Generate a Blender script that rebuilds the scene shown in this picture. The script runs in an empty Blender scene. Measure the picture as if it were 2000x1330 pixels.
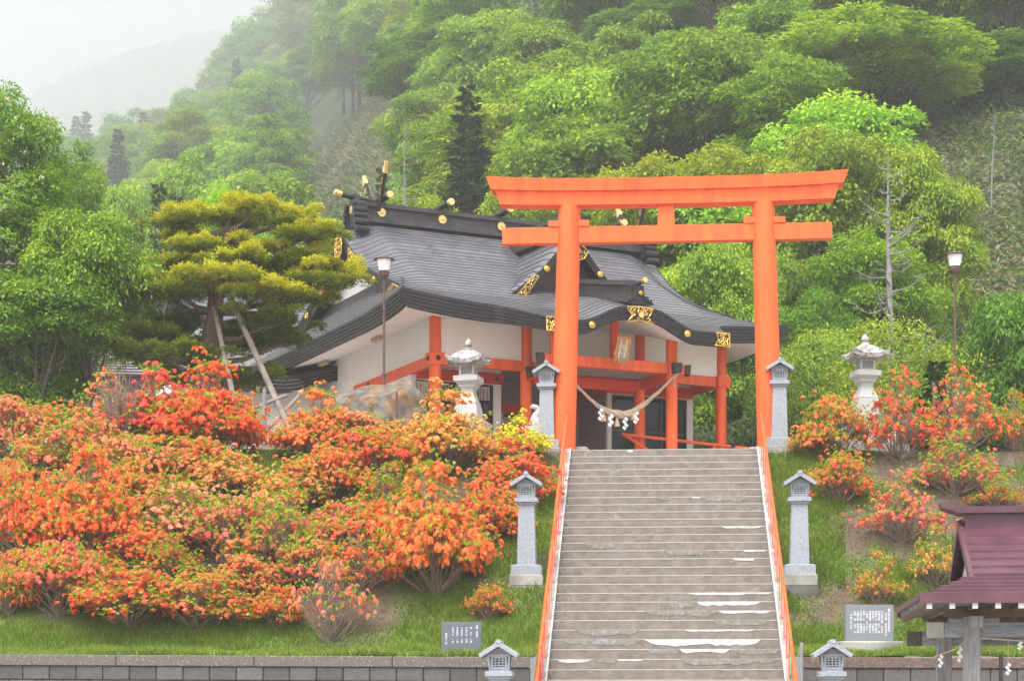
import bpy, math, random
import numpy as np
from mathutils import Vector, Matrix, noise

sc = bpy.context.scene
C = sc.collection
R = math.radians
F, CX, CY = 3770.0, 1000.0, 1360.0          # measured focal length and horizon of the photograph

# ---------------------------------------------------------------- camera, sky, sun, exposure
cam = bpy.data.cameras.new('camera'); camo = bpy.data.objects.new('camera', cam); C.objects.link(camo)
camo.location = (0, 0, 0); camo.rotation_euler = (R(90), 0, 0)
cam.sensor_width = 36; cam.lens = F / 2000 * 36; cam.shift_y = (CY - 665) / 2000
cam.clip_start = 0.5; cam.clip_end = 4000
sc.camera = camo
SUN_EL, SUN_AZ = 62, 205                       # elevation, compass direction the light comes from (0 = +Y)
w = bpy.data.worlds.new('World'); sc.world = w; w.use_nodes = True
nt = w.node_tree; nt.nodes.clear()
sky = nt.nodes.new('ShaderNodeTexSky'); sky.sky_type = 'NISHITA'; sky.sun_disc = False
sky.sun_elevation = R(SUN_EL); sky.sun_rotation = R(SUN_AZ)
sky.air_density = 1.0; sky.dust_density = 3.0; sky.ozone_density = 1.0
hs = nt.nodes.new('ShaderNodeHueSaturation'); hs.inputs['Saturation'].default_value = 0.22
bg = nt.nodes.new('ShaderNodeBackground'); bg.inputs['Strength'].default_value = 0.14
out = nt.nodes.new('ShaderNodeOutputWorld')
nt.links.new(sky.outputs[0], hs.inputs['Color']); nt.links.new(hs.outputs[0], bg.inputs[0]); nt.links.new(bg.outputs[0], out.inputs[0])
sl = bpy.data.lights.new('sun', 'SUN'); sl.energy = 1.5; sl.angle = R(25); sl.color = (1, .95, .86)
so = bpy.data.objects.new('sun', sl); C.objects.link(so)
az = R(SUN_AZ); el = R(SUN_EL)
sd = Vector((math.sin(az) * math.cos(el), math.cos(az) * math.cos(el), math.sin(el)))
so.rotation_euler = sd.to_track_quat('Z', 'Y').to_euler(); so.location = (0, 0, 60)
sc.view_settings.view_transform = 'Standard'; sc.view_settings.look = 'None'
sc.view_settings.exposure = 1.6; sc.view_settings.gamma = 1; sc.view_settings.use_curve_mapping = False
sc.render.engine = 'CYCLES'
cy = sc.cycles
cy.use_denoising = True; cy.max_bounces = 6; cy.diffuse_bounces = 3; cy.glossy_bounces = 2; cy.transmission_bounces = 4
cy.volume_bounces = 2; cy.transparent_max_bounces = 8; cy.caustics_reflective = False; cy.caustics_refractive = False
cy.use_adaptive_sampling = True; cy.adaptive_threshold = 0.02

# ---------------------------------------------------------------- helpers
def P(x, y, Y):
    return Vector(((x - CX) / F * Y, Y, (CY - y) / F * Y))
rng = np.random.default_rng(7)
rnd = random.Random(11)

def lin(v):
    return v

MATS = {}
def mat(name, col, rough=.7, metal=0, spec=.5, var=0, vscale=4, bump=0, bscale=40, col2=None, c2=.5, objcol=False,
        orand=0, attr=None, ramp=None, transl=0, stretch=None, sharp=.12, coat=0, pos=True, glow=None):
    """procedural material: base colour, optional blotch colour (col2), noise value variation, bump, per-object variation"""
    m = bpy.data.materials.new(name); m.use_nodes = True
    n = m.node_tree.nodes; l = m.node_tree.links
    b = n['Principled BSDF']; b.inputs['Roughness'].default_value = rough; b.inputs['Metallic'].default_value = metal
    b.inputs['Specular IOR Level'].default_value = spec
    if coat: b.inputs['Coat Weight'].default_value = coat; b.inputs['Coat Roughness'].default_value = .15
    rgb = n.new('ShaderNodeRGB'); rgb.outputs[0].default_value = (*col, 1); cur = rgb.outputs[0]
    if pos:
        g = n.new('ShaderNodeNewGeometry'); vec = g.outputs['Position']
    else:
        g = n.new('ShaderNodeTexCoord'); vec = g.outputs['Object']
    if stretch:
        mp = n.new('ShaderNodeMapping'); mp.inputs['Scale'].default_value = stretch
        l.new(vec, mp.inputs[0]); vec = mp.outputs[0]
    if attr:
        a = n.new('ShaderNodeAttribute'); a.attribute_name = attr
        cr = n.new('ShaderNodeValToRGB'); els = cr.color_ramp.elements
        for i, (p_, c_) in enumerate(ramp):
            e = els[i] if i < 2 else els.new(p_)
            e.position = p_; e.color = (*c_, 1)
        l.new(a.outputs['Fac'], cr.inputs[0]); cur = cr.outputs[0]
    if objcol:
        oi = n.new('ShaderNodeObjectInfo'); mx = n.new('ShaderNodeMix'); mx.data_type = 'RGBA'; mx.blend_type = 'MULTIPLY'
        mx.inputs[0].default_value = 1; l.new(cur, mx.inputs[6]); l.new(oi.outputs['Color'], mx.inputs[7]); cur = mx.outputs[2]
    if col2:
        t = n.new('ShaderNodeTexNoise'); t.inputs['Scale'].default_value = vscale * .6; t.inputs['Detail'].default_value = 6
        t.inputs['Roughness'].default_value = .62
        l.new(vec, t.inputs[0]); cr = n.new('ShaderNodeValToRGB')
        cr.color_ramp.elements[0].position = c2 - sharp; cr.color_ramp.elements[1].position = c2 + sharp
        l.new(t.outputs[0], cr.inputs[0]); mx = n.new('ShaderNodeMix'); mx.data_type = 'RGBA'
        l.new(cr.outputs[0], mx.inputs[0]); l.new(cur, mx.inputs[6]); mx.inputs[7].default_value = (*col2, 1); cur = mx.outputs[2]
    if var or orand:
        hv = n.new('ShaderNodeHueSaturation'); l.new(cur, hv.inputs['Color']); cur = hv.outputs[0]
        val = None
        if var:
            t = n.new('ShaderNodeTexNoise'); t.inputs['Scale'].default_value = vscale; t.inputs['Detail'].default_value = 5
            l.new(vec, t.inputs[0])
            mr = n.new('ShaderNodeMapRange'); mr.inputs[1].default_value = .3; mr.inputs[2].default_value = .7
            mr.inputs[3].default_value = 1 - var; mr.inputs[4].default_value = 1 + var
            l.new(t.outputs[0], mr.inputs[0]); val = mr.outputs[0]
        if orand:
            oi = n.new('ShaderNodeObjectInfo')
            mr = n.new('ShaderNodeMapRange'); mr.inputs[3].default_value = 1 - orand; mr.inputs[4].default_value = 1 + orand
            l.new(oi.outputs['Random'], mr.inputs[0])
            if val:
                mu = n.new('ShaderNodeMath'); mu.operation = 'MULTIPLY'; l.new(val, mu.inputs[0]); l.new(mr.outputs[0], mu.inputs[1]); val = mu.outputs[0]
            else: val = mr.outputs[0]
        l.new(val, hv.inputs['Value'])
    l.new(cur, b.inputs['Base Color'])
    if bump:
        t = n.new('ShaderNodeTexNoise'); t.inputs['Scale'].default_value = bscale; t.inputs['Detail'].default_value = 5
        l.new(vec, t.inputs[0]); bp = n.new('ShaderNodeBump'); bp.inputs['Strength'].default_value = bump; bp.inputs['Distance'].default_value = .02
        l.new(t.outputs[0], bp.inputs['Height']); l.new(bp.outputs[0], b.inputs['Normal'])
    if transl:
        tr = n.new('ShaderNodeBsdfTranslucent'); ms = n.new('ShaderNodeMixShader'); ms.inputs[0].default_value = transl
        l.new(cur, tr.inputs[0]); l.new(b.outputs[0], ms.inputs[1]); l.new(tr.outputs[0], ms.inputs[2])
        l.new(ms.outputs[0], n['Material Output'].inputs[0])
    MATS[name] = m
    return m

def tag(o, label=None, cat=None, group=None, kind=None):
    if label: o['label'] = label
    if cat: o['category'] = cat
    if group: o['group'] = group
    if kind: o['kind'] = kind
    return o

def empty(name, loc=(0, 0, 0), rz=0, label=None, cat=None, group=None):
    o = bpy.data.objects.new(name, None); C.objects.link(o)
    o.location = loc; o.rotation_euler = (0, 0, rz); o.empty_display_size = .2
    return tag(o, label, cat, group)

def link(name, me, parent=None):
    o = bpy.data.objects.new(name, me); C.objects.link(o)
    if parent: o.parent = parent
    return o

class MB:
    def __init__(s, off=(0, 0, 0)):
        s.v = []; s.f = []; s.m = []; s.off = Vector(off)
    def add(s, vs, fs, mi=0):
        b = len(s.v); s.v += [Vector(v) for v in vs]
        for f in fs: s.f.append([b + i for i in f]); s.m.append(mi)
    def box(s, c, d, rot=None, mi=0, taper=None, top=None):
        x, y, z = d[0] / 2, d[1] / 2, d[2] / 2
        t = taper or (1, 1)
        vs = [(-x, -y, -z), (x, -y, -z), (x, y, -z), (-x, y, -z), (-x * t[0], -y * t[1], z), (x * t[0], -y * t[1], z), (x * t[0], y * t[1], z), (-x * t[0], y * t[1], z)]
        c = Vector(c)
        if rot is not None: vs = [rot @ Vector(v) for v in vs]
        s.add([c + Vector(v) for v in vs], [(3, 2, 1, 0), (4, 5, 6, 7), (0, 1, 5, 4), (1, 2, 6, 5), (2, 3, 7, 6), (3, 0, 4, 7)], mi)
        return s
    def bbox(s, x0, x1, y0, y1, z0, z1, mi=0):
        return s.box(((x0 + x1) / 2, (y0 + y1) / 2, (z0 + z1) / 2), (x1 - x0, y1 - y0, z1 - z0), mi=mi)
    def tube(s, pts, rad, n=8, cap=True, mi=0):
        pts = [Vector(p) for p in pts]
        if not hasattr(rad, '__len__'): rad = [rad] * len(pts)
        rings = []; prev = None
        for i, p in enumerate(pts):
            d = (pts[min(i + 1, len(pts) - 1)] - pts[max(i - 1, 0)])
            d = d.normalized() if d.length > 1e-9 else Vector((0, 0, 1))
            if prev is None:
                a = d.orthogonal().normalized()
            else:
                a = (prev - d * prev.dot(d))
                a = a.normalized() if a.length > 1e-6 else d.orthogonal().normalized()
            prev = a; b = d.cross(a)
            rings.append([p + (a * math.cos(2 * math.pi * k / n) + b * math.sin(2 * math.pi * k / n)) * rad[i] for k in range(n)])
        fs = []
        for i in range(len(pts) - 1):
            for k in range(n):
                fs.append((i * n + k, i * n + (k + 1) % n, (i + 1) * n + (k + 1) % n, (i + 1) * n + k))
        if cap:
            fs.append(tuple(range(n - 1, -1, -1))); fs.append(tuple((len(pts) - 1) * n + k for k in range(n)))
        s.add([v for r in rings for v in r], fs, mi); return s
    def lathe(s, prof, c=(0, 0, 0), n=16, mi=0, sq=0, rot=0):
        """prof: (radius, z); sq>0 squares the section"""
        c = Vector(c); vs = []
        for r, z in prof:
            for k in range(n):
                a = 2 * math.pi * k / n + rot; ca, sa = math.cos(a), math.sin(a)
                q = 1.0
                if sq: q = 1 / max(abs(ca), abs(sa)) * sq + (1 - sq)
                vs.append(c + Vector((ca * r * q, sa * r * q, z)))
        fs = []
        for i in range(len(prof) - 1):
            for k in range(n):
                fs.append((i * n + k, i * n + (k + 1) % n, (i + 1) * n + (k + 1) % n, (i + 1) * n + k))
        fs.append(tuple(range(n - 1, -1, -1))); fs.append(tuple((len(prof) - 1) * n + k for k in range(n)))
        s.add(vs, fs, mi); return s
    def prism(s, poly, m, depth, mi=0):
        """poly: 2-D outline (ccw) in the x,y plane of matrix m, extruded by depth along its z"""
        n = len(poly)
        vs = [m @ Vector((p[0], p[1], 0)) for p in poly] + [m @ Vector((p[0], p[1], depth)) for p in poly]
        fs = [tuple(range(n - 1, -1, -1)), tuple(range(n, 2 * n))] + [(i, (i + 1) % n, n + (i + 1) % n, n + i) for i in range(n)]
        s.add(vs, fs, mi); return s
    def strip(s, a, b, mi=0):
        """quads between two equal polylines"""
        n = len(a); s.add(list(a) + list(b), [(i, i + 1, n + i + 1, n + i) for i in range(n - 1)], mi); return s
    def build(s, name, mats, parent=None, smooth=None, bevel=0):
        me = bpy.data.meshes.new(name)
        me.from_pydata([v + s.off for v in s.v], [], s.f); 
        mats = mats if isinstance(mats, (list, tuple)) else [mats]
        for m in mats: me.materials.append(m)
        if len(mats) > 1: me.polygons.foreach_set('material_index', s.m)
        if smooth is not None:
            me.polygons.foreach_set('use_smooth', [True] * len(me.polygons))
            me.set_sharp_from_angle(angle=R(smooth))
        me.update(); o = link(name, me, parent)
        if bevel:
            b = o.modifiers.new('bevel', 'BEVEL'); b.width = bevel; b.segments = 1; b.limit_method = 'ANGLE'; b.angle_limit = R(40)
        return o

def np_mesh(name, V, var, mat_, nv=4):
    """V: (n, nv, 3) separate polygons with a per-face value called var"""
    n = V.shape[0]; me = bpy.data.meshes.new(name)
    me.vertices.add(n * nv); me.vertices.foreach_set('co', V.reshape(-1).astype(np.float32))
    me.loops.add(n * nv); me.loops.foreach_set('vertex_index', np.arange(n * nv, dtype=np.int32))
    me.polygons.add(n); me.polygons.foreach_set('loop_start', np.arange(0, n * nv, nv, dtype=np.int32))
    me.polygons.foreach_set('loop_total', np.full(n, nv, dtype=np.int32))
    me.update(calc_edges=True)
    a = me.attributes.new('var', 'FLOAT', 'FACE'); a.data.foreach_set('value', var.astype(np.float32))
    me.materials.append(mat_); return me

def unit(v):
    return v / np.maximum(np.linalg.norm(v, axis=-1, keepdims=True), 1e-9)

def kites(p, d, nrm, L, W, fold=.0):
    """leaf-shaped quads: base p, direction d, normal nrm, length L and width W (arrays)"""
    side = unit(np.cross(d, nrm)); L = L[:, None]; W = W[:, None]
    mid = p + d * L * .45 + nrm * fold * L
    return np.stack([p, mid + side * W * .5, p + d * L, mid - side * W * .5], axis=1)

def text(body, size, mt, parent, mtx, name='lettering', ext=.004, spacing=1.0, bold=0.0):
    cu = bpy.data.curves.new('txt', 'FONT'); cu.body = body; cu.size = size; cu.extrude = ext; cu.align_x = 'CENTER'
    cu.space_line = spacing; cu.resolution_u = 2; cu.offset = bold
    o = bpy.data.objects.new('txt', cu); C.objects.link(o)
    dg = bpy.context.evaluated_depsgraph_get(); me = bpy.data.meshes.new_from_object(o.evaluated_get(dg))
    bpy.data.objects.remove(o); me.name = name; me.transform(mtx); me.materials.clear(); me.materials.append(mt)
    return link(name, me, parent)

# ---------------------------------------------------------------- materials
M = MATS
mat('vermilion', (.82, .115, .022), .45, var=.16, vscale=2.2, bump=.12, bscale=25, spec=.35, col2=(.72, .085, .018), c2=.6, sharp=.12, stretch=(3, 3, .45))
mat('shrine_red', (.75, .05, .012), .4, var=.05, vscale=2, spec=.45)
mat('plaster', (.81, .755, .73), .85, var=.04, vscale=1.5, bump=.08, bscale=60)
mat('copper_roof', (.12, .126, .148), .34, var=.2, vscale=3, spec=.6, col2=(.09, .08, .085), sharp=.25, stretch=(1, 1, .35))
mat('copper_edge_shade', (.055, .054, .06), .5, var=.2)  # course lips: shadow lines between the courses painted as a darker colour
mat('fascia_dark', (.017, .015, .015), .55, var=.25, vscale=6, spec=.4)
mat('ridge_dark', (.032, .026, .025), .5, var=.3, vscale=5, spec=.5, col2=(.05, .045, .045), sharp=.2)
mat('gold', (.83, .52, .12), .3, metal=.75, var=.1, vscale=20)
mat('gold_pale', (.8, .55, .2), .35, metal=.6, var=.15, vscale=30)
mat('black_iron', (.02, .018, .017), .45, metal=.4, var=.3, vscale=30)
mat('bronze_plate', (.06, .052, .035), .5, metal=.5, var=.5, vscale=40, bump=.6, bscale=60)
mat('granite', (.27, .29, .33), .75, var=.22, vscale=45, bump=.25, bscale=90, col2=(.17, .18, .18), c2=.64, sharp=.09)
mat('granite_old', (.4, .395, .385), .8, var=.1, vscale=40, bump=.2, bscale=60, col2=(.22, .21, .19), c2=.66, sharp=.03)
mat('granite_roof', (.42, .41, .395), .85, var=.15, vscale=14, bump=.4, bscale=50, col2=(.2, .19, .175), c2=.52, sharp=.03)
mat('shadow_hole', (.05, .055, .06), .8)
mat('concrete', (.33, .32, .29), .9, var=.25, vscale=3, bump=.4, bscale=30, col2=(.2, .19, .17), sharp=.15)
mat('cap_concrete', (.115, .105, .096), .95, var=.35, vscale=50, bump=.6, bscale=60, col2=(.3, .29, .27), c2=.62, sharp=.06)
mat('block_dark', (.085, .078, .074), .85, var=.18, vscale=14, bump=.4, bscale=50, orand=.22)
mat('mortar', (.045, .042, .04), .95)
mat('steel_white', (.42, .42, .41), .5, var=.1, vscale=8)
mat('cement_white', (.55, .55, .54), .9, var=.3, vscale=9, bump=.3, bscale=40)
mat('cement_blue', (.21, .2, .175), .9, var=.2, vscale=14, bump=.3, bscale=40, col2=(.3, .31, .32), c2=.6, sharp=.08)
mat('wood_grey', (.2, .2, .205), .8, var=.35, vscale=5, bump=.5, bscale=12, stretch=(8, 8, .8))
mat('wood_grey_h', (.18, .185, .2), .8, var=.35, vscale=5, bump=.5, bscale=12, stretch=(.8, 8, 8))
mat('wood_brown', (.1, .06, .04), .85, var=.3, vscale=6, bump=.3, bscale=20)
mat('metal_maroon', (.085, .03, .045), .42, var=.25, vscale=3, spec=.45)
mat('metal_sky_sheen', (.5, .45, .5), .35, var=.1, vscale=2, spec=.6)  # maroon roof metal with its sky reflection put into a pale colour
mat('rust_pole', (.1, .05, .045), .6, var=.3, vscale=10, spec=.4)
mat('lamp_glass', (.78, .78, .8), .35, spec=.5)
mat('rope', (.5, .38, .27), .95, var=.2, vscale=30, bump=.8, bscale=90)
mat('straw', (.5, .36, .24), .95, var=.25, vscale=60, bump=.5, bscale=90)
mat('paper', (.85, .85, .86), .9)
mat('poster', (.6, .52, .52), .9, var=.04)
mat('ink', (.04, .035, .04), .9)
mat('window_dark', (.01, .009, .009), .05, spec=.22)
mat('frame_black', (.02, .018, .018), .4)
mat('door_wood', (.05, .022, .016), .6, var=.3, vscale=4, stretch=(6, 6, 1))
mat('plaster_shade', (.3, .24, .23), .9, var=.04)  # plaster of ceilings and porch recess, with the shade put into the colour
mat('plaque_gold', (.5, .27, .09), .5, var=.2, vscale=14, bump=.5, bscale=30, metal=.2)
mat('stone_grey', (.17, .185, .21), .6, var=.2, vscale=80)
mat('stone_dark', (.1, .115, .14), .55, var=.14, vscale=70)
mat('stone_text', (.85, .82, .86), .9)
mat('rock', (.115, .103, .092), .9, var=.6, vscale=5, bump=1, bscale=12, col2=(.19, .11, .05), c2=.52, sharp=.06)
mat('bark', (.085, .07, .058), .9, var=.35, vscale=8, bump=.8, bscale=20, stretch=(3, 3, .8))
mat('bark_pine', (.13, .085, .065), .9, var=.4, vscale=8, bump=.8, bscale=20, stretch=(3, 3, .8))
mat('bark_pale', (.2, .19, .18), .9, var=.3, vscale=6)
mat('prop_wood', (.24, .2, .17), .85, var=.3, vscale=6)
mat('twig', (.2, .15, .12), .9, var=.3, vscale=6)
mat('slate', (.11, .125, .14), .5, var=.25, vscale=5)
G3 = lambda a, b, c: [(0, a), (.5, b), (1, c)]
mat('leaf', (0, 0, 0), .5, attr='var', ramp=G3((.06, .115, .01), (.17, .285, .014), (.36, .47, .03)), objcol=True, orand=.12, transl=.4, spec=.25)
mat('leaf_near', (0, 0, 0), .5, attr='var', ramp=G3((.045, .105, .012), (.14, .26, .018), (.34, .45, .05)), objcol=True, transl=.4, spec=.35)
mat('needle', (0, 0, 0), .6, attr='var', ramp=G3((.03, .06, .008), (.2, .25, .01), (.54, .52, .02)), transl=.3, spec=.2)
mat('fir', (0, 0, 0), .6, attr='var', ramp=G3((.015, .045, .012), (.05, .1, .02), (.12, .17, .03)), objcol=True, transl=.2, spec=.2)
mat('petal', (0, 0, 0), .55, attr='var', ramp=[(0, (.6, .45, .4)), (.5, (1, 1, 1)), (.9, (1.0, 1.6, 2.4))], objcol=True, transl=.42, spec=.25)
mat('azalea_leaf', (0, 0, 0), .45, attr='var', ramp=G3((.10, .18, .012), (.26, .38, .02), (.5, .56, .035)), transl=.4, spec=.3)
mat('grass_blade', (0, 0, 0), .6, attr='var', ramp=[(0, (.16, .12, .06)), (.3, (.11, .15, .03)), (.65, (.17, .27, .025)), (1, (.34, .41, .07))], transl=.35, spec=.2)
mat('sasa', (0, 0, 0), .65, attr='var', ramp=[(0, (.05, .09, .025)), (.4, (.12, .17, .05)), (.66, (.22, .21, .1)), (1, (.33, .29, .18))], transl=.25, spec=.2)
mat('blossom', (.7, .62, .5), .8)
mat('litter', (0, 0, 0), .85, attr='var', ramp=G3((.05, .035, .022), (.13, .085, .05), (.24, .17, .1)))

def soil_mat():
    m = mat('bank_soil', (.085, .058, .038), .95, var=.4, vscale=5, bump=.8, bscale=14)
    n = m.node_tree.nodes; l = m.node_tree.links; b = n['Principled BSDF']
    src = b.inputs['Base Color'].links[0].from_socket
    a = n.new('ShaderNodeAttribute'); a.attribute_name = 'green'
    mx = n.new('ShaderNodeMix'); mx.data_type = 'RGBA'; l.new(a.outputs['Fac'], mx.inputs[0]); l.new(src, mx.inputs[6])
    mx.inputs[7].default_value = (.10, .16, .025, 1); l.new(mx.outputs[2], b.inputs['Base Color'])
soil_mat()
mat('hill_soil', (.03, .05, .015), .95, var=.4, vscale=.6, bump=.5, bscale=3, col2=(.08, .075, .04), c2=.6, sharp=.1)
mat('gravel', (.40, .37, .33), .95, var=.2, vscale=20, bump=.4, bscale=40)

def step_mat():
    m = mat('step_mortar', (.195, .168, .145), .9, var=.22, vscale=6, bump=.35, bscale=70)
    n = m.node_tree.nodes; l = m.node_tree.links; b = n['Principled BSDF']; src = b.inputs['Base Color'].links[0].from_socket
    g = n.new('ShaderNodeNewGeometry')
    nz = n.new('ShaderNodeTexNoise'); nz.inputs['Scale'].default_value = 2.2; nz.inputs['Detail'].default_value = 4; l.new(g.outputs['Position'], nz.inputs[0])
    ad = n.new('ShaderNodeMix'); ad.data_type = 'VECTOR'; ad.inputs[0].default_value = .06; l.new(g.outputs['Position'], ad.inputs[4]); l.new(nz.outputs['Color'], ad.inputs[5])
    mp = n.new('ShaderNodeMapping'); mp.inputs['Scale'].default_value = (1, .3, 1.3); l.new(ad.outputs[1], mp.inputs[0])
    vo = n.new('ShaderNodeTexVoronoi'); vo.feature = 'DISTANCE_TO_EDGE'; vo.inputs['Scale'].default_value = 5.5; l.new(mp.outputs[0], vo.inputs[0])
    cr = n.new('ShaderNodeValToRGB'); cr.color_ramp.elements[0].position = .008; cr.color_ramp.elements[0].color = (1, 1, 1, 1)
    cr.color_ramp.elements[1].position = .022; cr.color_ramp.elements[1].color = (0, 0, 0, 1); l.new(vo.outputs['Distance'], cr.inputs[0])
    n2 = n.new('ShaderNodeTexNoise'); n2.inputs['Scale'].default_value = .9; n2.inputs['Detail'].default_value = 3; l.new(g.outputs['Position'], n2.inputs[0])
    c2 = n.new('ShaderNodeValToRGB'); c2.color_ramp.elements[0].position = .5; c2.color_ramp.elements[1].position = .62; l.new(n2.outputs[0], c2.inputs[0])
    mu = n.new('ShaderNodeMath'); mu.operation = 'MULTIPLY'; l.new(cr.outputs[0], mu.inputs[0]); l.new(c2.outputs[0], mu.inputs[1])
    mx = n.new('ShaderNodeMix'); mx.data_type = 'RGBA'; l.new(mu.outputs[0], mx.inputs[0]); l.new(src, mx.inputs[6]); mx.inputs[7].default_value = (.31, .28, .25, 1)
    # pale lime streaks
    mp2 = n.new('ShaderNodeMapping'); mp2.inputs['Scale'].default_value = (3.5, 1, 9); l.new(g.outputs['Position'], mp2.inputs[0])
    n3 = n.new('ShaderNodeTexNoise'); n3.inputs['Scale'].default_value = 1.1; n3.inputs['Detail'].default_value = 7; n3.inputs['Roughness'].default_value = .7; l.new(mp2.outputs[0], n3.inputs[0])
    c3 = n.new('ShaderNodeValToRGB'); c3.color_ramp.elements[0].position = .62; c3.color_ramp.elements[1].position = .72; l.new(n3.outputs[0], c3.inputs[0])
    m3 = n.new('ShaderNodeMix'); m3.data_type = 'RGBA'; l.new(c3.outputs[0], m3.inputs[0]); l.new(mx.outputs[2], m3.inputs[6]); m3.inputs[7].default_value = (.33, .3, .265, 1)
    l.new(m3.outputs[2], b.inputs['Base Color'])
step_mat()
# ---------------------------------------------------------------- terrain
GZ = -1.35
SA = math.atan(.0753)                                   # turn of the stairs against the view
ST = Vector((3.109, 39.6, 5.07)); SU = Vector((math.cos(SA), -math.sin(SA), 0)); SV = Vector((math.sin(SA), math.cos(SA), 0))
SW = 3.80; RUN = .311; RISE = .1714
def n2(x, y, s=1.0, o=0.0):
    return noise.noise(Vector((x * s + o, y * s - o, o * .37)))
def stair_local(X, Y):
    d = Vector((X, Y, 0)) - Vector((ST.x, ST.y, 0)); return d.dot(SU), d.dot(SV)
def bankz(X, Y):
    z = max(.63 + .06 * (Y - 30), .25 + .55 * (Y - 30.9))
    z = min(z, 5.08)
    if z > 4.7: z = 4.7 + (z - 4.7) * .9
    return z + .09 * n2(X, Y, .55) * min(1, max(0, (Y - 30) / 2)) + .03 * n2(X, Y, 2.2, 5)
def hillz(X, Y):
    """ground height behind the terrace; the table gives height/distance for bearings X/Y and distances"""
    if Y < 46: return 5.05
    c = min(.6, max(-.6, X / Y))
    i = max(0, min(len(HC) - 2, sum(1 for q in HC if q <= c) - 1)); u = min(1, max(0, (c - HC[i]) / (HC[i + 1] - HC[i])))
    e = float(np.interp(Y, HY_, HT[i])) * (1 - u) + float(np.interp(Y, HY_, HT[i + 1])) * u
    h = e * Y
    if Y < 62: h = 5.05 + max(0, e * 62 - 5.1) * max(0, (Y - 50) / 12) ** 1.5
    return h + (1.4 * n2(X, Y, .05, 3) * min(1, max(0, h - 5.2) / 10) + .4 * n2(X, Y, .2, 8) * min(1, max(0, h - 5.2) / 4)) * (1 if Y > 62 else .3)
HY_ = [46, 62, 90, 130, 200, 300, 450, 700, 1000, 1500]
HC = [-.6, -.3, -.2, -.12, -.08, 0, .08, .16, .24, .32, .6]
HT = [[.082, .082, .09, .13, .16, .18, .19, .20, .2, .2], [.082, .082, .10, .135, .17, .195, .21, .222, .225, .2], [.082, .083, .11, .15, .185, .212, .23, .247, .25, .22],
      [.082, .082, .13, .18, .22, .25, .272, .296, .305, .29], [.082, .083, .15, .205, .25, .283, .312, .34, .355, .35], [.082, .083, .17, .26, .335, .385, .41, .42, .42, .4],
      [.085, .086, .21, .31, .385, .43, .45, .45, .45, .4], [.10, .10, .24, .345, .42, .46, .47, .47, .47, .4], [.137, .137, .27, .37, .44, .48, .5, .5, .5, .4],
      [.17, .17, .29, .38, .45, .5, .5, .5, .5, .4], [.2, .2, .3, .4, .45, .5, .5, .5, .5, .4]]

def grid(name, xs, ys, fz, m, green=None):
    vs = [(x, y, fz(x, y)) for y in ys for x in xs]; nx = len(xs)
    fs = [(j * nx + i, j * nx + i + 1, (j + 1) * nx + i + 1, (j + 1) * nx + i) for j in range(len(ys) - 1) for i in range(nx - 1)]
    me = bpy.data.meshes.new(name); me.from_pydata(vs, [], fs); me.materials.append(m)
    me.polygons.foreach_set('use_smooth', [True] * len(fs))
    if green:
        a = me.attributes.new('green', 'FLOAT', 'POINT'); a.data.foreach_set('value', [green(v[0], v[1]) for v in vs])
    o = link(name, me); o['kind'] = 'structure'; return o
def frange(a, b, s):
    n = int(round((b - a) / s)); return [a + (b - a) * i / n for i in range(n + 1)]

def dirt(X, Y):
    """1 = bare soil, 0 = grass"""
    x = X / Y * F + CX; y = CY - bankz(X, Y) / Y * F
    d = .60 + 1.3 * n2(X, Y, .5, 2) + .8 * n2(X, Y, 1.7, 9)
    if x < 950: d += .15 if 960 < y < 1215 else -.35
    if 950 < x < 1120: d -= .75
    if x > 1500: d += -.45 if x < 1650 else (.32 if y < 1150 else -.4)
    if y > 1225: d -= .5
    if 480 < x < 600 and y < 960: d -= .8
    return min(1, max(0, d))
gl = lambda X, Y: 1 - dirt(X, Y)
left_edge = lambda Y: ST.x + (Y - ST.y) * .0753 - SW / 2 - .16
right_edge = lambda Y: ST.x + (Y - ST.y) * .0753 + SW / 2 + .16
def bank_grid(name, side):
    ys = frange(30.0, 40.6, .2); n = 70; vs = []
    for y in ys:
        e = left_edge(y) if side < 0 else right_edge(y)
        for i in range(n + 1):
            t = i / n; x = e + side * (16 * t)
            vs.append((x, y, bankz(x, y)))
    fs = [(j * (n + 1) + i, j * (n + 1) + i + 1, (j + 1) * (n + 1) + i + 1, (j + 1) * (n + 1) + i) for j in range(len(ys) - 1) for i in range(n)]
    if side < 0: fs = [f[::-1] for f in fs]
    me = bpy.data.meshes.new(name); me.from_pydata(vs, [], fs); me.materials.append(M['bank_soil'])
    me.polygons.foreach_set('use_smooth', [True] * len(fs))
    a = me.attributes.new('green', 'FLOAT', 'POINT'); a.data.foreach_set('value', [gl(v[0], v[1]) for v in vs])
    o = link(name, me); o['kind'] = 'structure'
bank_grid('grass_bank', -1); bank_grid('grass_bank', 1)
grid('ground', [-1390, 1390], [-78, 3440], lambda x, y: GZ, M['gravel'])
grid('terrace', frange(-30, 34, 2), frange(39.75, 62, 1.1), lambda x, y: 5.08 if y > 40.7 else 4.98, M['gravel'])
cs = [-.6, -.45] + frange(-.34, .34, .008) + [.45, .6]; ysh = frange(46, 130, 1.5) + frange(134, 300, 6) + frange(320, 1060, 28)
vs = [(c * y, y, hillz(c * y, y) - (.0 if y > 47 else .7)) for y in ysh for c in cs]; nx = len(cs)
me = bpy.data.meshes.new('hillside'); me.from_pydata(vs, [], [(j * nx + i, j * nx + i + 1, (j + 1) * nx + i + 1, (j + 1) * nx + i) for j in range(len(ysh) - 1) for i in range(nx - 1)])
me.materials.append(M['hill_soil']); me.polygons.foreach_set('use_smooth', [True] * len(me.polygons)); o = link('hillside', me); o['kind'] = 'structure'

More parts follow.
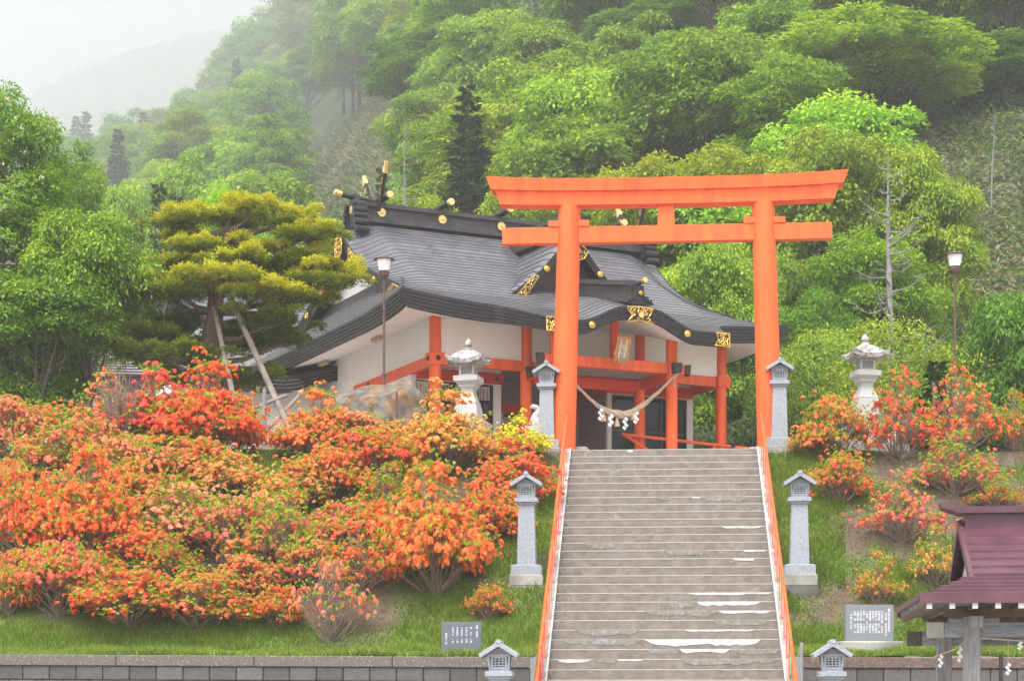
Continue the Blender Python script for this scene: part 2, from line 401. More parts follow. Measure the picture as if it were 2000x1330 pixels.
# ---------------------------------------------------------------- block walls in front of the banks
WY = 29.98
def block_wall(x0, x1, label, capm, ztop, slope):
    root = empty('block_wall', ((x0 + x1) / 2, WY - .15, GZ), 0, label, 'wall'); root.rotation_euler = (0, slope, 0)
    L = x1 - x0; zt = ztop - GZ
    MB().bbox(-L / 2, L / 2, -.02, .28, -.1, zt - .17).build('wall_core', M['mortar'], root)
    caps = []; n = max(1, int(L / 2.1)); cw = L / n
    bm = None
    for i in range(n):
        if i == 0:
            m_ = MB(); m_.bbox(-cw / 2 + .004, cw / 2 - .004, -.09, .28, 0, .168); bm = m_.build('coping_stone', capm, root, bevel=.012); o = bm
        else:
            o = bm.copy(); C.objects.link(o)
        o.location = (-L / 2 + cw * (i + .5), 0, zt - .168)
    bw, bh = .412, .218; nb = int(L / bw) + 1; first = None
    for r in range(3):
        z = zt - .168 - (r + 1) * bh; offx = (r % 2) * bw / 2
        for i in range(nb):
            xc = -L / 2 + offx + (i + .5) * bw
            if xc + bw / 2 > L / 2 + .01: continue
            if first is None:
                first = MB().bbox(-bw / 2 + .006, bw / 2 - .006, -.05, .02, .006, bh - .006).build('block', M['block_dark'], root, bevel=.01); o = first
            else: o = first.copy(); C.objects.link(o)
            o.location = (xc, -.012 + rnd.uniform(-.006, .006), z); o.rotation_euler = (rnd.uniform(-.01, .01), 0, rnd.uniform(-.008, .008))
    MB().bbox(-L / 2, L / 2, -.05, -.021, -.1, zt - .168 - 3 * bh - .01).build('wall_foot', M['block_dark'], root)
block_wall(-12.5, left_edge(WY) - .05, 'dark grey block retaining wall with speckled coping below the dense azalea bank left of the stairs', M['cap_concrete'], .645, R(.3))
mat('cap_brown', (.125, .085, .07), .95, var=.35, vscale=20, bump=.6, bscale=40, col2=(.2, .17, .15), c2=.62, sharp=.06)
block_wall(right_edge(WY) + .05, 12.5, 'brown stained block retaining wall with broad coping right of the stairs behind the wash pavilion', M['cap_brown'], .6, R(.15))

# ---------------------------------------------------------------- staircase
st = empty('staircase', ST, -SA, 'wide grey brown staircase with white nosings and cement repairs rising to the red gate', 'staircase')
NS = 37
b0 = MB().bbox(-SW / 2, SW / 2, 0, RUN + .03, -RISE, 0).build('step', M['step_mortar'], st)
n0 = MB().bbox(-SW / 2 + .01, SW / 2 - .01, -.005, .045, -.011, .0025).build('nosing', M['steel_white'], b0)
for i in range(NS):
    o = b0 if i == 0 else b0.copy()
    if i: C.objects.link(o)
    o.location = (0, -i * RUN, -i * RISE)
    if i:
        c = n0.copy(); C.objects.link(c); c.parent = o
MB().bbox(-SW / 2 - .2, SW / 2 + .2, RUN, 6.0, -.25, -.002).build('landing', M['concrete'], st)
sl_ = RISE / RUN
for sgn in (-1, 1):
    m_ = MB(); xi = sgn * SW / 2; xo = sgn * (SW / 2 + .2); y1 = .32; y0 = -NS * RUN
    zt = lambda y: min(.05, y * sl_ + .035)
    prof = [(y0, zt(y0)), (0.02, .045), (y1, .045), (y1, -1.2), (y0 + .2, zt(y0) - 1.6)]
    vs = [(xi, a, b) for a, b in prof] + [(xo, a, b) for a, b in prof]; k = len(prof)
    m_.add(vs, [tuple(range(k)), tuple(range(2 * k - 1, k - 1, -1))] + [(i, i + k, (i + 1) % k + k, (i + 1) % k) for i in range(k)])
    m_.build('side_wall', M['step_concrete'] if 'step_concrete' in M else M['concrete'], st)
    e = MB(); xi2 = sgn * (SW / 2 + .004)
    e.strip([(sgn * (SW / 2 - .004), y0, zt(y0) + .003), (sgn * (SW / 2 - .004), 0.02, .049)], [(sgn * (SW / 2 + .022), y0, zt(y0) + .004), (sgn * (SW / 2 + .022), 0.02, .05)])
    e.strip([(sgn * (SW / 2 - .004), y0, zt(y0) + .003), (sgn * (SW / 2 - .004), 0.02, .049)], [(sgn * (SW / 2 - .004), y0, zt(y0) - .05), (sgn * (SW / 2 - .004), 0.02, -.01)])
    e.build('edge_trim', M['steel_white'], st)
# cement repairs on the risers: (y of the nosing line, x0, x1, fraction of riser covered, kind)
def patch(yl, x0, x1, fr, kind, seed):
    i = round(min(range(NS), key=lambda k: abs(CY - (ST.z - k * RISE) / (ST.y - k * RUN * SV.y) * F - yl)))
    Yd = ST.y - i * RUN; u0 = (x0 - 1296 - (i * -1.0)) ; cxp = (ST.x - i * RUN * SV.x) / Yd * F + CX
    u0 = (x0 - cxp) / F * Yd; u1 = (x1 - cxp) / F * Yd; u0 = max(u0, -SW / 2 + .03); u1 = min(u1, SW / 2 - .03)
    rr = random.Random(seed); n = 26; top = []; bot = []
    for k in range(n + 1):
        t = k / n; u = u0 + (u1 - u0) * t
        env = min(1, t / .1, (1 - t) / .12) ** .6
        d = RISE * fr * .8 * env * (.72 + .45 * noise.noise(Vector((u * 2.3, seed, 0))) + .18 * noise.noise(Vector((u * 9, seed, 3)))) * 1.2
        d = min(max(d, .004), RISE - .012)
        top.append(Vector((u, -i * RUN - .0085, -i * RISE - .001))); bot.append(Vector((u, -i * RUN - .006, -i * RISE - d)))
    m_ = MB(); m_.strip(bot, top)
    m_.strip([b + Vector((0, .006, 0)) for b in bot], bot)
    m_.build('cement_patch', M[kind], st)
for k, a in enumerate([(1244, 1260, 1485, .85, 'cement_white'), (1265, 1328, 1425, .5, 'cement_white'), (1226, 1335, 1475, .28, 'cement_white'),
        (1189, 1403, 1507, .35, 'cement_white'), (1172, 1360, 1485, .55, 'cement_white'), (1154, 1340, 1508, .33, 'cement_white'),
        (1284, 1088, 1155, .4, 'cement_white'), (1285, 1205, 1258, .25, 'cement_white'), (1087, 1430, 1475, .3, 'cement_white'), (1072, 1450, 1497, .25, 'cement_white'),
        (1025, 1408, 1490, .3, 'cement_white'), (1265, 1265, 1327, .7, 'cement_blue'), (1284, 1330, 1520, .7, 'cement_blue'), (1265, 1430, 1520, .7, 'cement_blue'),
        (1244, 1098, 1255, .75, 'cement_blue'), (1226, 1123, 1250, .7, 'cement_blue'), (1207, 1395, 1500, .75, 'cement_blue'), (1189, 1258, 1400, .65, 'cement_blue'),
        (1172, 1322, 1362, .8, 'cement_blue'), (1055, 1142, 1208, .8, 'cement_blue'), (1072, 1297, 1380, .7, 'cement_blue'), (966, 1280, 1315, .45, 'cement_blue'),
        (966, 1378, 1455, .7, 'cement_blue'), (1284, 1158, 1205, .55, 'cement_blue'), (912, 1190, 1211, .8, 'cement_blue'), (966, 1352, 1368, .3, 'cement_white'),
        (877, 1225, 1236, .4, 'cement_white')]): patch(*a, k + 3)

# handrails
RH = .70
for sgn, lb in ((-1, 'long orange steel handrail on flat pickets down the left side of the stairs'), (1, 'long orange steel handrail on flat pickets down the right side of the stairs')):
    hr = empty('handrail', ST, -SA, lb, 'handrail')
    xr = sgn * (SW / 2 + .085); y0 = -NS * RUN
    MB().tube([(xr, .10, RH - .02), (xr, -.06, RH), (xr, y0, RH + y0 * sl_)], .03, n=8).build('rail', M['vermilion'], hr, smooth=50)
    p0 = None
    for k in range(19):
        y = -.02 - k * 2 * RUN
        if p0 is None: p0 = MB().box((0, 0, RH / 2 - .03), (.016, .055, RH + .02)).build('picket', M['vermilion'], hr); o = p0
        else: o = p0.copy(); C.objects.link(o)
        o.location = (xr - sgn * .018, y, y * sl_)

# concrete kerb blocks behind the top landing
for x, lb in ((1118, 'low weathered concrete kerb block at the left of the top landing'), (1492, 'low weathered concrete kerb block at the right of the top landing')):
    p = P(x, 868, 40.6); b = MB(); sg = -1 if x < 1300 else 1
    b.prism([(-.42, 0), (.42, 0), (.42 if sg > 0 else .3, .16), (-.3 if sg > 0 else -.42, .16)], Matrix.Translation((0, .15, 0)) @ Matrix.Rotation(R(90), 4, 'X'), .3)
    o = b.build('kerb_block', M['concrete'], None, bevel=.02); o.location = (p.x, 40.55, 5.07); o.rotation_euler.z = -SA; tag(o, lb, 'concrete block')

# ---------------------------------------------------------------- torii gate
TY = 40.25; tc = P(1301, 870, TY); tg = empty('torii_gate', (tc.x, TY, 5.08), -SA, 'large vermilion gate with curved double top beam standing at the head of the stairs', 'torii gate')
TZ = 5.08
for sg in (-1, 1):
    m_ = MB(); xb, xt = sg * 2.16, sg * 2.01
    pts = [(xb + (xt - xb) * t, 0, 5.22 * t - .1 * (1 - t)) for t in (0, .5, 1)]
    m_.tube(pts, [.268, .25, .233], n=40).build('pillar', M['vermilion'], tg, smooth=40)
def beam_curve(hl, z0, z1, th0, th1, d, slant, up, upb, name, n=16):
    m_ = MB(); A = []; 
    for i in range(n + 1):
        t = -1 + 2 * i / n; e = t * t * abs(t)
        zt_ = z1 + up * e; zb_ = z0 + upb * e
        xt_ = t * hl; xb_ = t * (hl - slant)
        A.append([(xb_, -d / 2 * .9, zb_), (xt_, -d / 2, zt_), (xt_, d / 2, zt_), (xb_, d / 2 * .9, zb_)])
    vs = [v for a in A for v in a]; fs = []
    for i in range(n):
        for k in range(4): fs.append((i * 4 + k, (i + 1) * 4 + k, (i + 1) * 4 + (k + 1) % 4, i * 4 + (k + 1) % 4))
    fs.append((0, 1, 2, 3)); fs.append((4 * n + 3, 4 * n + 2, 4 * n + 1, 4 * n))
    m_.add(vs, fs); return m_.build(name, M['vermilion'], tg, smooth=30)
beam_curve(3.74, 10.50 - TZ, 10.745 - TZ, 0, 0, .62, .10, .085, .07, 'top_beam')
beam_curve(3.56, 10.225 - TZ, 10.499 - TZ, 0, 0, .44, .10, .07, .05, 'second_beam')
MB().bbox(-3.42, 3.42, -.11, .11, 9.46 - TZ, 9.80 - TZ).build('tie_beam', M['vermilion'], tg, bevel=.008)
for sg in (-1, 1):
    MB().bbox(sg * 2.03 - .43, sg * 2.03 + .43, -.135, .135, 9.802 - TZ, 9.93 - TZ).build('wedge', M['vermilion'], tg, bevel=.006)
b = MB(); b.box((0, 0, (9.80 + 10.23) / 2 - TZ), (.36, .2, .425), taper=(.9, 1)); b.build('centre_strut', M['vermilion'], tg)

# ---------------------------------------------------------------- modern granite lanterns
def lantern_parts(root, fnd=.2):
    g = M['granite']
    MB().bbox(-.3, .3, -.3, .3, 0, fnd).build('foundation', M['concrete'], root, bevel=.015)
    z = fnd
    m_ = MB(); m_.bbox(-.268, .268, -.268, .268, z, z + .165); m_.box((0, 0, z + .165 + .009), (.536, .536, .018), taper=(.8, .8)); m_.build('base', g, root)
    z += .183
    MB().box((0, 0, z + .53), (.335, .335, 1.06), taper=(.83, .83)).build('shaft', g, root, bevel=.006)
    z += 1.06
    m_ = MB(); m_.bbox(-.165, .165, -.165, .165, z, z + .04); m_.bbox(-.202, .202, -.202, .202, z + .0405, z + .115); m_.build('platform', g, root, bevel=.004)
    z += .1152
    m_ = MB(); h = .25
    # firebox: four flaring corner posts, sill and head, dark inside, a lattice on each face
    fb = MB()
    for sx in (-1, 1):
        for sy in (-1, 1):
            a, b_ = .118, .140
            fb.add([(sx * a, sy * a, z), (sx * (a + .03), sy * a, z), (sx * (a + .03), sy * (a + .03), z), (sx * a, sy * (a + .03), z),
                    (sx * b_, sy * b_, z + h), (sx * (b_ + .03), sy * b_, z + h), (sx * (b_ + .03), sy * (b_ + .03), z + h), (sx * b_, sy * (b_ + .03), z + h)],
                   [(3, 2, 1, 0), (4, 5, 6, 7), (0, 1, 5, 4), (1, 2, 6, 5), (2, 3, 7, 6), (3, 0, 4, 7)])
    fb.bbox(-.143, .143, -.143, .143, z + .001, z + .03); fb.bbox(-.162, .162, -.162, .162, z + h - .03, z + h)
    f = fb.build('firebox', g, root)
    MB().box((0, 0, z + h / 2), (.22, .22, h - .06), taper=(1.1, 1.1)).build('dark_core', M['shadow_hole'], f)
    for k in range(4):
        lt = MB(); rz = Matrix.Rotation(k * math.pi / 2, 4, 'Z'); lw = .105
        for j in range(5):
            x = -lw + 2 * lw * j / 4; wv = .014 if 0 < j < 4 else .03
            lt.box(rz @ Vector((x, -.138, z + h / 2)), (wv if k % 2 == 0 else .016, .016 if k % 2 == 0 else wv, h - .06))
            zz = z + .045 + (h - .09) * j / 4
            lt.box(rz @ Vector((0, -.1405, zz)), (2 * lw + .03 if k % 2 == 0 else .014, .014 if k % 2 == 0 else 2 * lw + .03, .014 if 0 < j < 4 else .03))
        lt.build('lattice', g, f)
    z += h
    rf = MB(); hw, ht, th, dy = .295, .155, .075, .27
    gp = [(-.185, 0), (.185, 0), (0, .095)]
    rf.prism(gp, Matrix.Translation((0, .13, z + .0)) @ Matrix.Rotation(R(90), 4, 'X'), .26)
    prof = [(-hw, -.03), (-hw + .03, -.03 - th * .75), (0, ht - th), (hw - .03, -.03 - th * .75), (hw, -.03), (0, ht)]
    rf.prism(prof, Matrix.Translation((0, dy, z + .03)) @ Matrix.Rotation(R(90), 4, 'X'), 2 * dy)
    rf.prism([(-.042, 0), (.042, 0), (.042, .045), (0, .07), (-.042, .045)], Matrix.Translation((0, dy + .01, z + .03 + ht - .035)) @ Matrix.Rotation(R(90), 4, 'X'), 2 * dy + .02)
    rf.build('roof', g, root, bevel=.004)
def copy_tree(o, parent=None):
    c = o.copy(); C.objects.link(c)
    if parent: c.parent = parent
    for ch in list(o.children): copy_tree(ch, c)
    return c
HL = 2.0                                                  # apex above the lantern's foot
spots = [(1029, 922, 34.2, 'granite post lantern halfway up the left side of the stairs beside orange azaleas', 0),
         (1561, 920, 34.0, 'granite post lantern halfway up the right side of the stairs on the grass', 0),
         (1068, 707, 40.3, 'granite post lantern in front of the left pillar of the red gate', 0),
         (1522, 701, 39.9, 'granite post lantern in front of the right pillar of the red gate', 0),
         (976, 1248, 28.4, 'lowest granite lantern left of the stairs, only its head showing before the dark wall', 0),
         (1624, 1248, 28.3, 'lowest granite lantern right of the stairs, only its head showing before the brown wall', 0)]
lan = None
for x, y, Y, lb, fz in spots:
    p = P(x, y, Y)
    if lan is None:
        lan = empty('stone_lantern', (0, 0, 0)); lantern_parts(lan); lan_h = .2 + .183 + 1.06 + .1152 + .25 + .03 + .155 + .035; r = lan
    else: r = copy_tree(lan)
    r.location = (p.x, Y, p.z - lan_h); r.rotation_euler.z = -SA
    tag(r, lb, 'lantern', 'granite post lanterns beside the stairs')
    if Y < 30:
        # plinth down to the plaza
        q = MB().bbox(-.42, .42, -.42, .42, GZ - (p.z - lan_h), -.002).build('plinth', M['concrete'], r, bevel=.02)
    else:
        MB().bbox(-.31, .31, -.31, .31, -.5, -.002).build('footing', M['concrete'], r)

# ---------------------------------------------------------------- old curved stone lanterns
def sq_ring(r, z, up=0, cr=.0, n=40):
    out_ = []
    for k in range(n):
        a = 2 * math.pi * k / n + math.pi / 4; ca, sa = math.cos(a), math.sin(a)
        q = 1 / max(abs(math.cos(a - math.pi / 4 + math.pi / 4)), abs(math.sin(a))) 
        q = 1 / max(abs(ca), abs(sa)); qq = q * (1 - cr) + cr
        c_ = (abs(math.sin(2 * a)) ** 6)
        out_.append((ca * r * qq, sa * r * qq, z + up * c_))
    return out_
def ring_mesh(m_, rings):
    n = len(rings[0]); fs = []
    for i in range(len(rings) - 1):
        for k in range(n): fs.append((i * n + k, i * n + (k + 1) % n, (i + 1) * n + (k + 1) % n, (i + 1) * n + k))
    fs.append(tuple(range(n - 1, -1, -1))); fs.append(tuple((len(rings) - 1) * n + k for k in range(n)))
    m_.add([v for r in rings for v in r], fs)
def old_lantern():
    r = empty('stone_lantern'); g = M['granite_old']
    MB().bbox(-.56, .56, -.56, .56, 0, .3).build('foundation', g, r, bevel=.02)
    MB().bbox(-.42, .42, -.42, .42, .301, .70).build('base', g, r, bevel=.02)
    MB().box((0, 0, .70 + .175), (.56, .56, .345), taper=(.88, .88)).build('plinth', g, r, bevel=.015)
    m_ = MB(); z = 1.05
    ring_mesh(m_, [sq_ring(.22, z), sq_ring(.225, z + .05), sq_ring(.205, z + .09), sq_ring(.17, z + .17), sq_ring(.135, z + .27), sq_ring(.13, z + .33), sq_ring(.15, z + .38), sq_ring(.185, z + .40), sq_ring(.185, z + .45)])
    m_.build('waist', g, r)
    z = 1.50
    m_ = MB(); m_.box((0, 0, z + .035), (.38, .38, .07), taper=(1.4, 1.4)); m_.bbox(-.275, .275, -.275, .275, z + .071, z + .19); m_.build('platform', g, r, bevel=.006)
    z = 1.692; h = .24
    fb = MB()
    for sx in (-1, 1):
        for sy in (-1, 1): fb.bbox(*sorted((sx * .125, sx * .175)), *sorted((sy * .125, sy * .175)), z, z + h)
    fb.bbox(-.174, .174, -.174, .174, z + .001, z + .04); fb.bbox(-.174, .174, -.174, .174, z + h - .03, z + h - .001)
    f = fb.build('firebox', g, r)
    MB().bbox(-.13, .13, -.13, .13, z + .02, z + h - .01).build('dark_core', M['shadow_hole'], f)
    for k in range(4):
        lt = MB(); rz = Matrix.Rotation(k * math.pi / 2, 4, 'Z')
        for j in range(7):
            x = -.12 + .24 * j / 6; lt.box(rz @ Vector((x, -.15, z + h / 2)), ((.01, .01, h - .06)))
            if j < 6: lt.box(rz @ Vector((0, -.1515, z + .05 + (h - .1) * j / 5)), ((.25, .01, .01) if k % 2 == 0 else (.01, .25, .01)))
        lt.build('lattice', g, f)
    z = 1.935
    m_ = MB()
    ring_mesh(m_, [sq_ring(.2, z + .0), sq_ring(.40, z + .015, .07), sq_ring(.425, z + .10, .10), sq_ring(.36, z + .135, .03), sq_ring(.31, z + .20, 0, .2), sq_ring(.24, z + .28, 0, .4), sq_ring(.16, z + .325, 0, .7), sq_ring(.09, z + .33, 0, 1)])
    m_.build('roof', M['granite_roof'], r, smooth=50)
    z = 2.262
    MB().lathe([(.09, 0), (.10, .02), (.08, .05), (.055, .07), (.055, .09), (.075, .10), (.085, .14), (.08, .19), (.05, .22), (.015, .25), (.004, .28)], (0, 0, z), n=20).build('finial', M['granite_roof'], r, smooth=50)
    return r
ol = old_lantern()
for k, (x, y, Y, lb) in enumerate([(915, 661, 42.6, 'tall curved white stone lantern with spotted roof standing above orange azaleas left of the gate'),
                     (1690, 651, 42.9, 'tall curved white stone lantern with mossy roof standing behind azaleas right of the gate')]):
    p = P(x, y, Y); r = ol if k == 0 else copy_tree(ol)
    r.location = (p.x, Y, p.z - 2.54); r.rotation_euler.z = R(-14) if k == 0 else R(10)
    tag(r, lb, 'lantern', 'old curved stone lanterns')
    f_ = [c for c in r.children if c.name.startswith('foundation')]
    MB().bbox(-.75, .75, -.75, .75, 5.0 - r.location.z, -.001).build('ground_slab', M['granite_old'], r, bevel=.02)
# ---------------------------------------------------------------- shrine hall
ZB = 5.1; SO = Vector((-1.91, 48.0, ZB)); E1 = Vector((.9025, .4307, 0)); E2 = Vector((-.4307, .9025, 0)); SR = math.atan2(.4307, .9025)
sh = empty('shrine_hall', SO, SR, 'white and red shrine hall under a sweeping dark copper roof with gold fittings', 'shrine')
def S(): return MB(off=(0, 0, -ZB))
def hit(x, y, t):
    k = (x - CX) / F; s = (k * (48 + .9025 * t) + 1.91 + .4307 * t) / (.9025 - .4307 * k)
    Y = 48 + .4307 * s + .9025 * t; return s, (CY - y) / F * Y
TC = 4.7
_d = [0, .19, 1.0, 2.0, 2.98, 3.7, 4.43, 5.2, 6.2, 7.69]; _z = [12.75, 12.42, 11.69, 11.12, 10.73, 10.43, 10.16, 9.87, 9.51, 9.02]
_pf = np.polyfit([.0, .4, 1.0, 2.0, 2.98, 3.7, 4.43, 5.2, 6.2], [12.62, 12.25, 11.69, 11.12, 10.73, 10.43, 10.16, 9.87, 9.51], 4)
def V(d):
    if d > 6.2: return 9.51 - (d - 6.2) * .33
    return float(np.polyval(_pf, d))
ss = lambda a, b, x: (lambda q: q * q * (3 - 2 * q))(min(1, max(0, (x - a) / (b - a))))
def bulge(d): return float(np.interp(d, [0, .5, 1, 2, 3, 4, 4.5], [.2, .36, .42, .36, .22, .07, 0]))
def Bk(x): return 1 - ss(.3, 1.65, abs(x))
LV, RV, LE, RE = -.78, 8.9, -1.5, 9.45
def kara(s, t):
    return .45 * Bk(s - 4.15) * (1 - ss(-1.6, 1.6, t)) if t < 1.6 else 0
def cornup(s, d):
    a = max(0, (d - 3.8) / 2.4) ** 1.5; b = min(1, max(0, (abs(s - 3.95) - 2.6) / 2.85)); return .22 * a * b * b
def zr(s, t):
    d = abs(t - TC); dv = min(s - LV, RV - s)
    return V(d) + bulge(d) * ss(0, 1.15, dv) + cornup(s, min(d, 6.2)) + kara(s, t)
def srange(t):
    d = abs(t - TC)
    if d <= 4.43: return LV, RV
    if d <= 6.2:
        q = (d - 4.43) / 1.77; return LV + (LE - LV) * q, RV + (RE - RV) * q
    q = min(1, (d - 6.2) / 1.49); return .9 + .69 * q ** .7, 7.4 - .69 * q ** .7
ds = [.12]
while ds[-1] < 7.69 - .1:
    d = ds[-1]; sl = abs(V(d + .02) - V(d)) / .02; ds.append(min(7.69, d + .245 / math.sqrt(1 + sl * sl)))
ds = [d * 1.0 for d in ds]
k62 = min(range(len(ds)), key=lambda i: abs(ds[i] - 6.2)); ds[k62] = 6.2; ds[-1] = 7.69
def course(rows, edges, name, mats, lift=.03):
    pass
rf = S(); LIP = .015
for side in (-1, 1):
    for j in range(len(ds) - 1):
        d1, d0 = ds[j], ds[j + 1]                        # d1 upper, d0 lower
        if side > 0 and d0 > 6.21: continue
        t0, t1 = TC + side * d0, TC + side * d1
        if d0 > 6.2 + 1e-6 and d1 < 6.2 + 1e-6: a1, b1 = .9, 7.4
        else: a1, b1 = srange(t1)
        a0, b0_ = srange(t0)
        n = 120 if side < 0 else 40
        lo = []; hi = []; lb = []
        for i in range(n + 1):
            q = i / n; s0 = a0 + (b0_ - a0) * q; s1 = a1 + (b1 - a1) * q
            z0 = zr(s0, t0); lo.append(Vector((s0, t0, z0 + LIP))); hi.append(Vector((s1, t1, zr(s1, t1)))); lb.append(Vector((s0, t0 - side * .004, z0 - .01)))
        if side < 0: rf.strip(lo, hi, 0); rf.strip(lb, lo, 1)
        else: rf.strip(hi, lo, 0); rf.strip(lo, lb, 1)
roof = rf.build('roof', [M['copper_roof'], M['copper_edge_shade']], sh)
# side skirts
sk = S()
for sg in (0, 1):
    ev, vg, wl = (LE, LV, -.3) if sg == 0 else (RE, RV, 8.42)
    N = 9
    def zs(s, t):
        q = abs(s - ev) / abs(wl - ev); d = abs(t - TC)
        base = 9.53 + 1.07 * q + .12 * q * q
        return base + .2 * min(1, max(0, (d - 3.4) / 2.8)) ** 2 * max(0, 1 - q / .6)
    def tl(s):
        q = abs(s - ev) / abs(vg - ev); d = 6.2 + (4.43 - 6.2) * q if q <= 1 else 4.43 - (q - 1) * 1.6
        return d
    for j in range(N):
        s0 = ev + (wl - ev) * j / N; s1 = ev + (wl - ev) * (j + 1) / N; n = 50; lo = []; hi = []; lb = []
        for i in range(n + 1):
            q = -1 + 2 * i / n; t0 = TC + q * tl(s0); t1 = TC + q * tl(s1)
            lo.append(Vector((s0, t0, zs(s0, t0) + .03))); hi.append(Vector((s1, t1, zs(s1, t1)))); lb.append(Vector((s0 + (.004 if sg == 0 else -.004), t0, zs(s0, t0) - .01)))
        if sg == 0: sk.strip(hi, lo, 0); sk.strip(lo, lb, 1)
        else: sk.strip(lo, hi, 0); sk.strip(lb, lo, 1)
sk.build('side_roof', [M['copper_roof'], M['copper_edge_shade']], sh)
# gable ends: layered bargeboards, plaster wall, flashing
for sg in (0, 1):
    vg, wl, dr = (LV, -.3, 1) if sg == 0 else (RV, 8.42, -1)
    bb = S(); dd = [4.55 * i / 30 for i in range(31)]
    for side in (-1, 1):
        for k in range(4):
            o = k * .014 * dr; za = lambda d: zr(vg, TC + side * d) + .035 - .105 * k; zb = lambda d: zr(vg, TC + side * d) + .035 - .105 * (k + 1) + .006
            A = [Vector((vg + o, TC + side * d, za(d))) for d in dd]; B = [Vector((vg + o, TC + side * d, zb(d))) for d in dd]; Bi = [Vector((vg + o + .014 * dr, TC + side * d, zb(d))) for d in dd]
            if (side < 0) == (sg == 0): bb.strip(A, B); bb.strip(B, Bi)
            else: bb.strip(B, A); bb.strip(Bi, B)
        A = [Vector((vg + .056 * dr, TC + side * d, zr(vg, TC + side * d) - .38)) for d in dd]; B = [Vector((wl - .1 * dr, TC + side * d, zr(vg, TC + side * d) - .36)) for d in dd]; B2 = [Vector((wl - .1 * dr, TC + side * d, zr(vg, TC + side * d) - .02)) for d in dd]
        bb.strip(A, B); bb.strip(B, B2)
    bb.build('bargeboard', M['fascia_dark'], sh)
    gw = S(); pl = [(TC + q * 3.9, zr(vg, TC + q * 3.9) - .1) for q in [-1 + i / 12 for i in range(25)]]
    pts = [(t, z) for t, z in pl if z > 10.45]; pts = [(pts[0][0], 10.45)] + pts + [(pts[-1][0], 10.45)]
    gw.add([Vector((wl + .02 * dr, a, b)) for a, b in pts], [tuple(range(len(pts)))]); gw.build('gable_wall', M['plaster'], sh)
    fl = S()
    for q in range(3):
        fl.bbox(*sorted((wl - dr * (.16 - .03 * q), wl + dr * .05)), TC - 2.75 + q * .1, TC + 2.75 - q * .1, 10.55 + q * .09, 10.64 + q * .09 - .004)
    fl.build('flashing', M['ridge_dark'], sh)

# eave fascia path
def eave_path():
    p = []
    for i in range(31): t = 10.9 - 12.4 * i / 30; p.append((LE, t, 9.53 + .2 * min(1, max(0, (abs(t - TC) - 3.4) / 2.8)) ** 2, .42))
    for i in range(1, 13): s = LE + (.9 - LE) * i / 12; p.append((s, -1.5, zr(s, -1.5), .42))
    for i in range(1, 9): q = i / 8; p.append((.9 + .69 * q ** .7, -1.5 - 1.49 * q, zr(.9 + .69 * q ** .7, -1.5 - 1.49 * q), .42 - .09 * q))
    for i in range(1, 61): s = 1.59 + 5.12 * i / 60; p.append((s, -2.99, zr(s, -2.99), .33))
    for i in range(1, 9): q = 1 - i / 8; p.append((7.4 - .69 * q ** .7, -1.5 - 1.49 * q, zr(7.4 - .69 * q ** .7, -1.5 - 1.49 * q), .42 - .09 * q))
    for i in range(1, 11): s = 7.4 + (RE - 7.4) * i / 10; p.append((s, -1.5, zr(s, -1.5), .42))
    for i in range(1, 31): t = -1.5 + 12.4 * i / 30; p.append((RE, t, 9.53 + .2 * min(1, max(0, (abs(t - TC) - 3.4) / 2.8)) ** 2, .42))
    return p
ep = eave_path(); nrm = []
for i in range(len(ep)):
    a = ep[max(0, i - 1)]; b = ep[min(len(ep) - 1, i + 1)]; v = Vector((b[0] - a[0], b[1] - a[1])); v.normalize(); nrm.append(Vector((-v.y, v.x)))
fa = S(); K = 5
def ring(o, fr): return [Vector((p[0] + n.x * o, p[1] + n.y * o, p[2] + .035 - p[3] * fr)) for p, n in zip(ep, nrm)]
for k in range(K):
    A = ring(.016 * k, k / K); B = ring(.016 * k, (k + 1) / K - .012); Bi = ring(.016 * (k + 1), (k + 1) / K - .012)
    fa.strip(B, A); fa.strip(Bi, B)
fa.build('eave_fascia', M['fascia_dark'], sh)
ud = S(); A = ring(.08, 1 - .012); B = ring(.08, 1.0); Cc = ring(.17, 1.0); D = ring(.17, .93)
ud.strip(B, A); ud.strip(Cc, B); ud.strip(D, Cc); ud.build('eave_underboard', M['fascia_dark'], sh)
# soffit
sf = S(); rows = []
for q in [0, .15, .3, .45, .6, .75, .9, 1.0]:
    r = []
    for p, n in zip(ep, nrm):
        a = Vector((p[0] + n.x * .16, p[1] + n.y * .16)); b = Vector((min(8.3, max(0, a.x)), min(9.4, max(0, a.y))))
        pz = p[2] - kara(p[0], p[1]); k0 = kara(p[0], p[1]) * (1 - ss(.35, 1, q))
        c = a.lerp(b, q); r.append(Vector((c.x, c.y, (pz - p[3] + .045) * (1 - q) + 9.46 * q + k0)))
    rows.append(r)
for a, b in zip(rows, rows[1:]): sf.strip(b, a)
sf.build('soffit', M['plaster'], sh, smooth=40)

# ridges
def ridge_box(s0, s1, t0, t1, z0, z1, wd, name, along='s'):
    """layered ridge between two ends; z0/z1 are the base heights at the ends"""
    m_ = S(); n = 1
    lay = [(0, .10, wd + .10), (.10, .17, wd + .04), (.171, .24, wd), (.241, .31, wd + .015), (.311, .38, wd), (.381, .41, wd + .05), (.411, .50, wd + .16), (.501, .53, wd + .1)]
    for a, b, wv in lay:
        h = wv / 2; vs = []
        for (s, t, z) in ((s0, t0, z0), (s1, t1, z1)):
            for (oo, zz) in ((-h, a), (h, a), (h, b), (-h, b)):
                vs.append((s, t + oo, z + zz) if along == 's' else (s + oo, t, z + zz))
        m_.add(vs, [(0, 1, 2, 3), (7, 6, 5, 4), (0, 4, 5, 1), (1, 5, 6, 2), (2, 6, 7, 3), (3, 7, 4, 0)])
    return m_.build(name, M['ridge_dark'], sh)
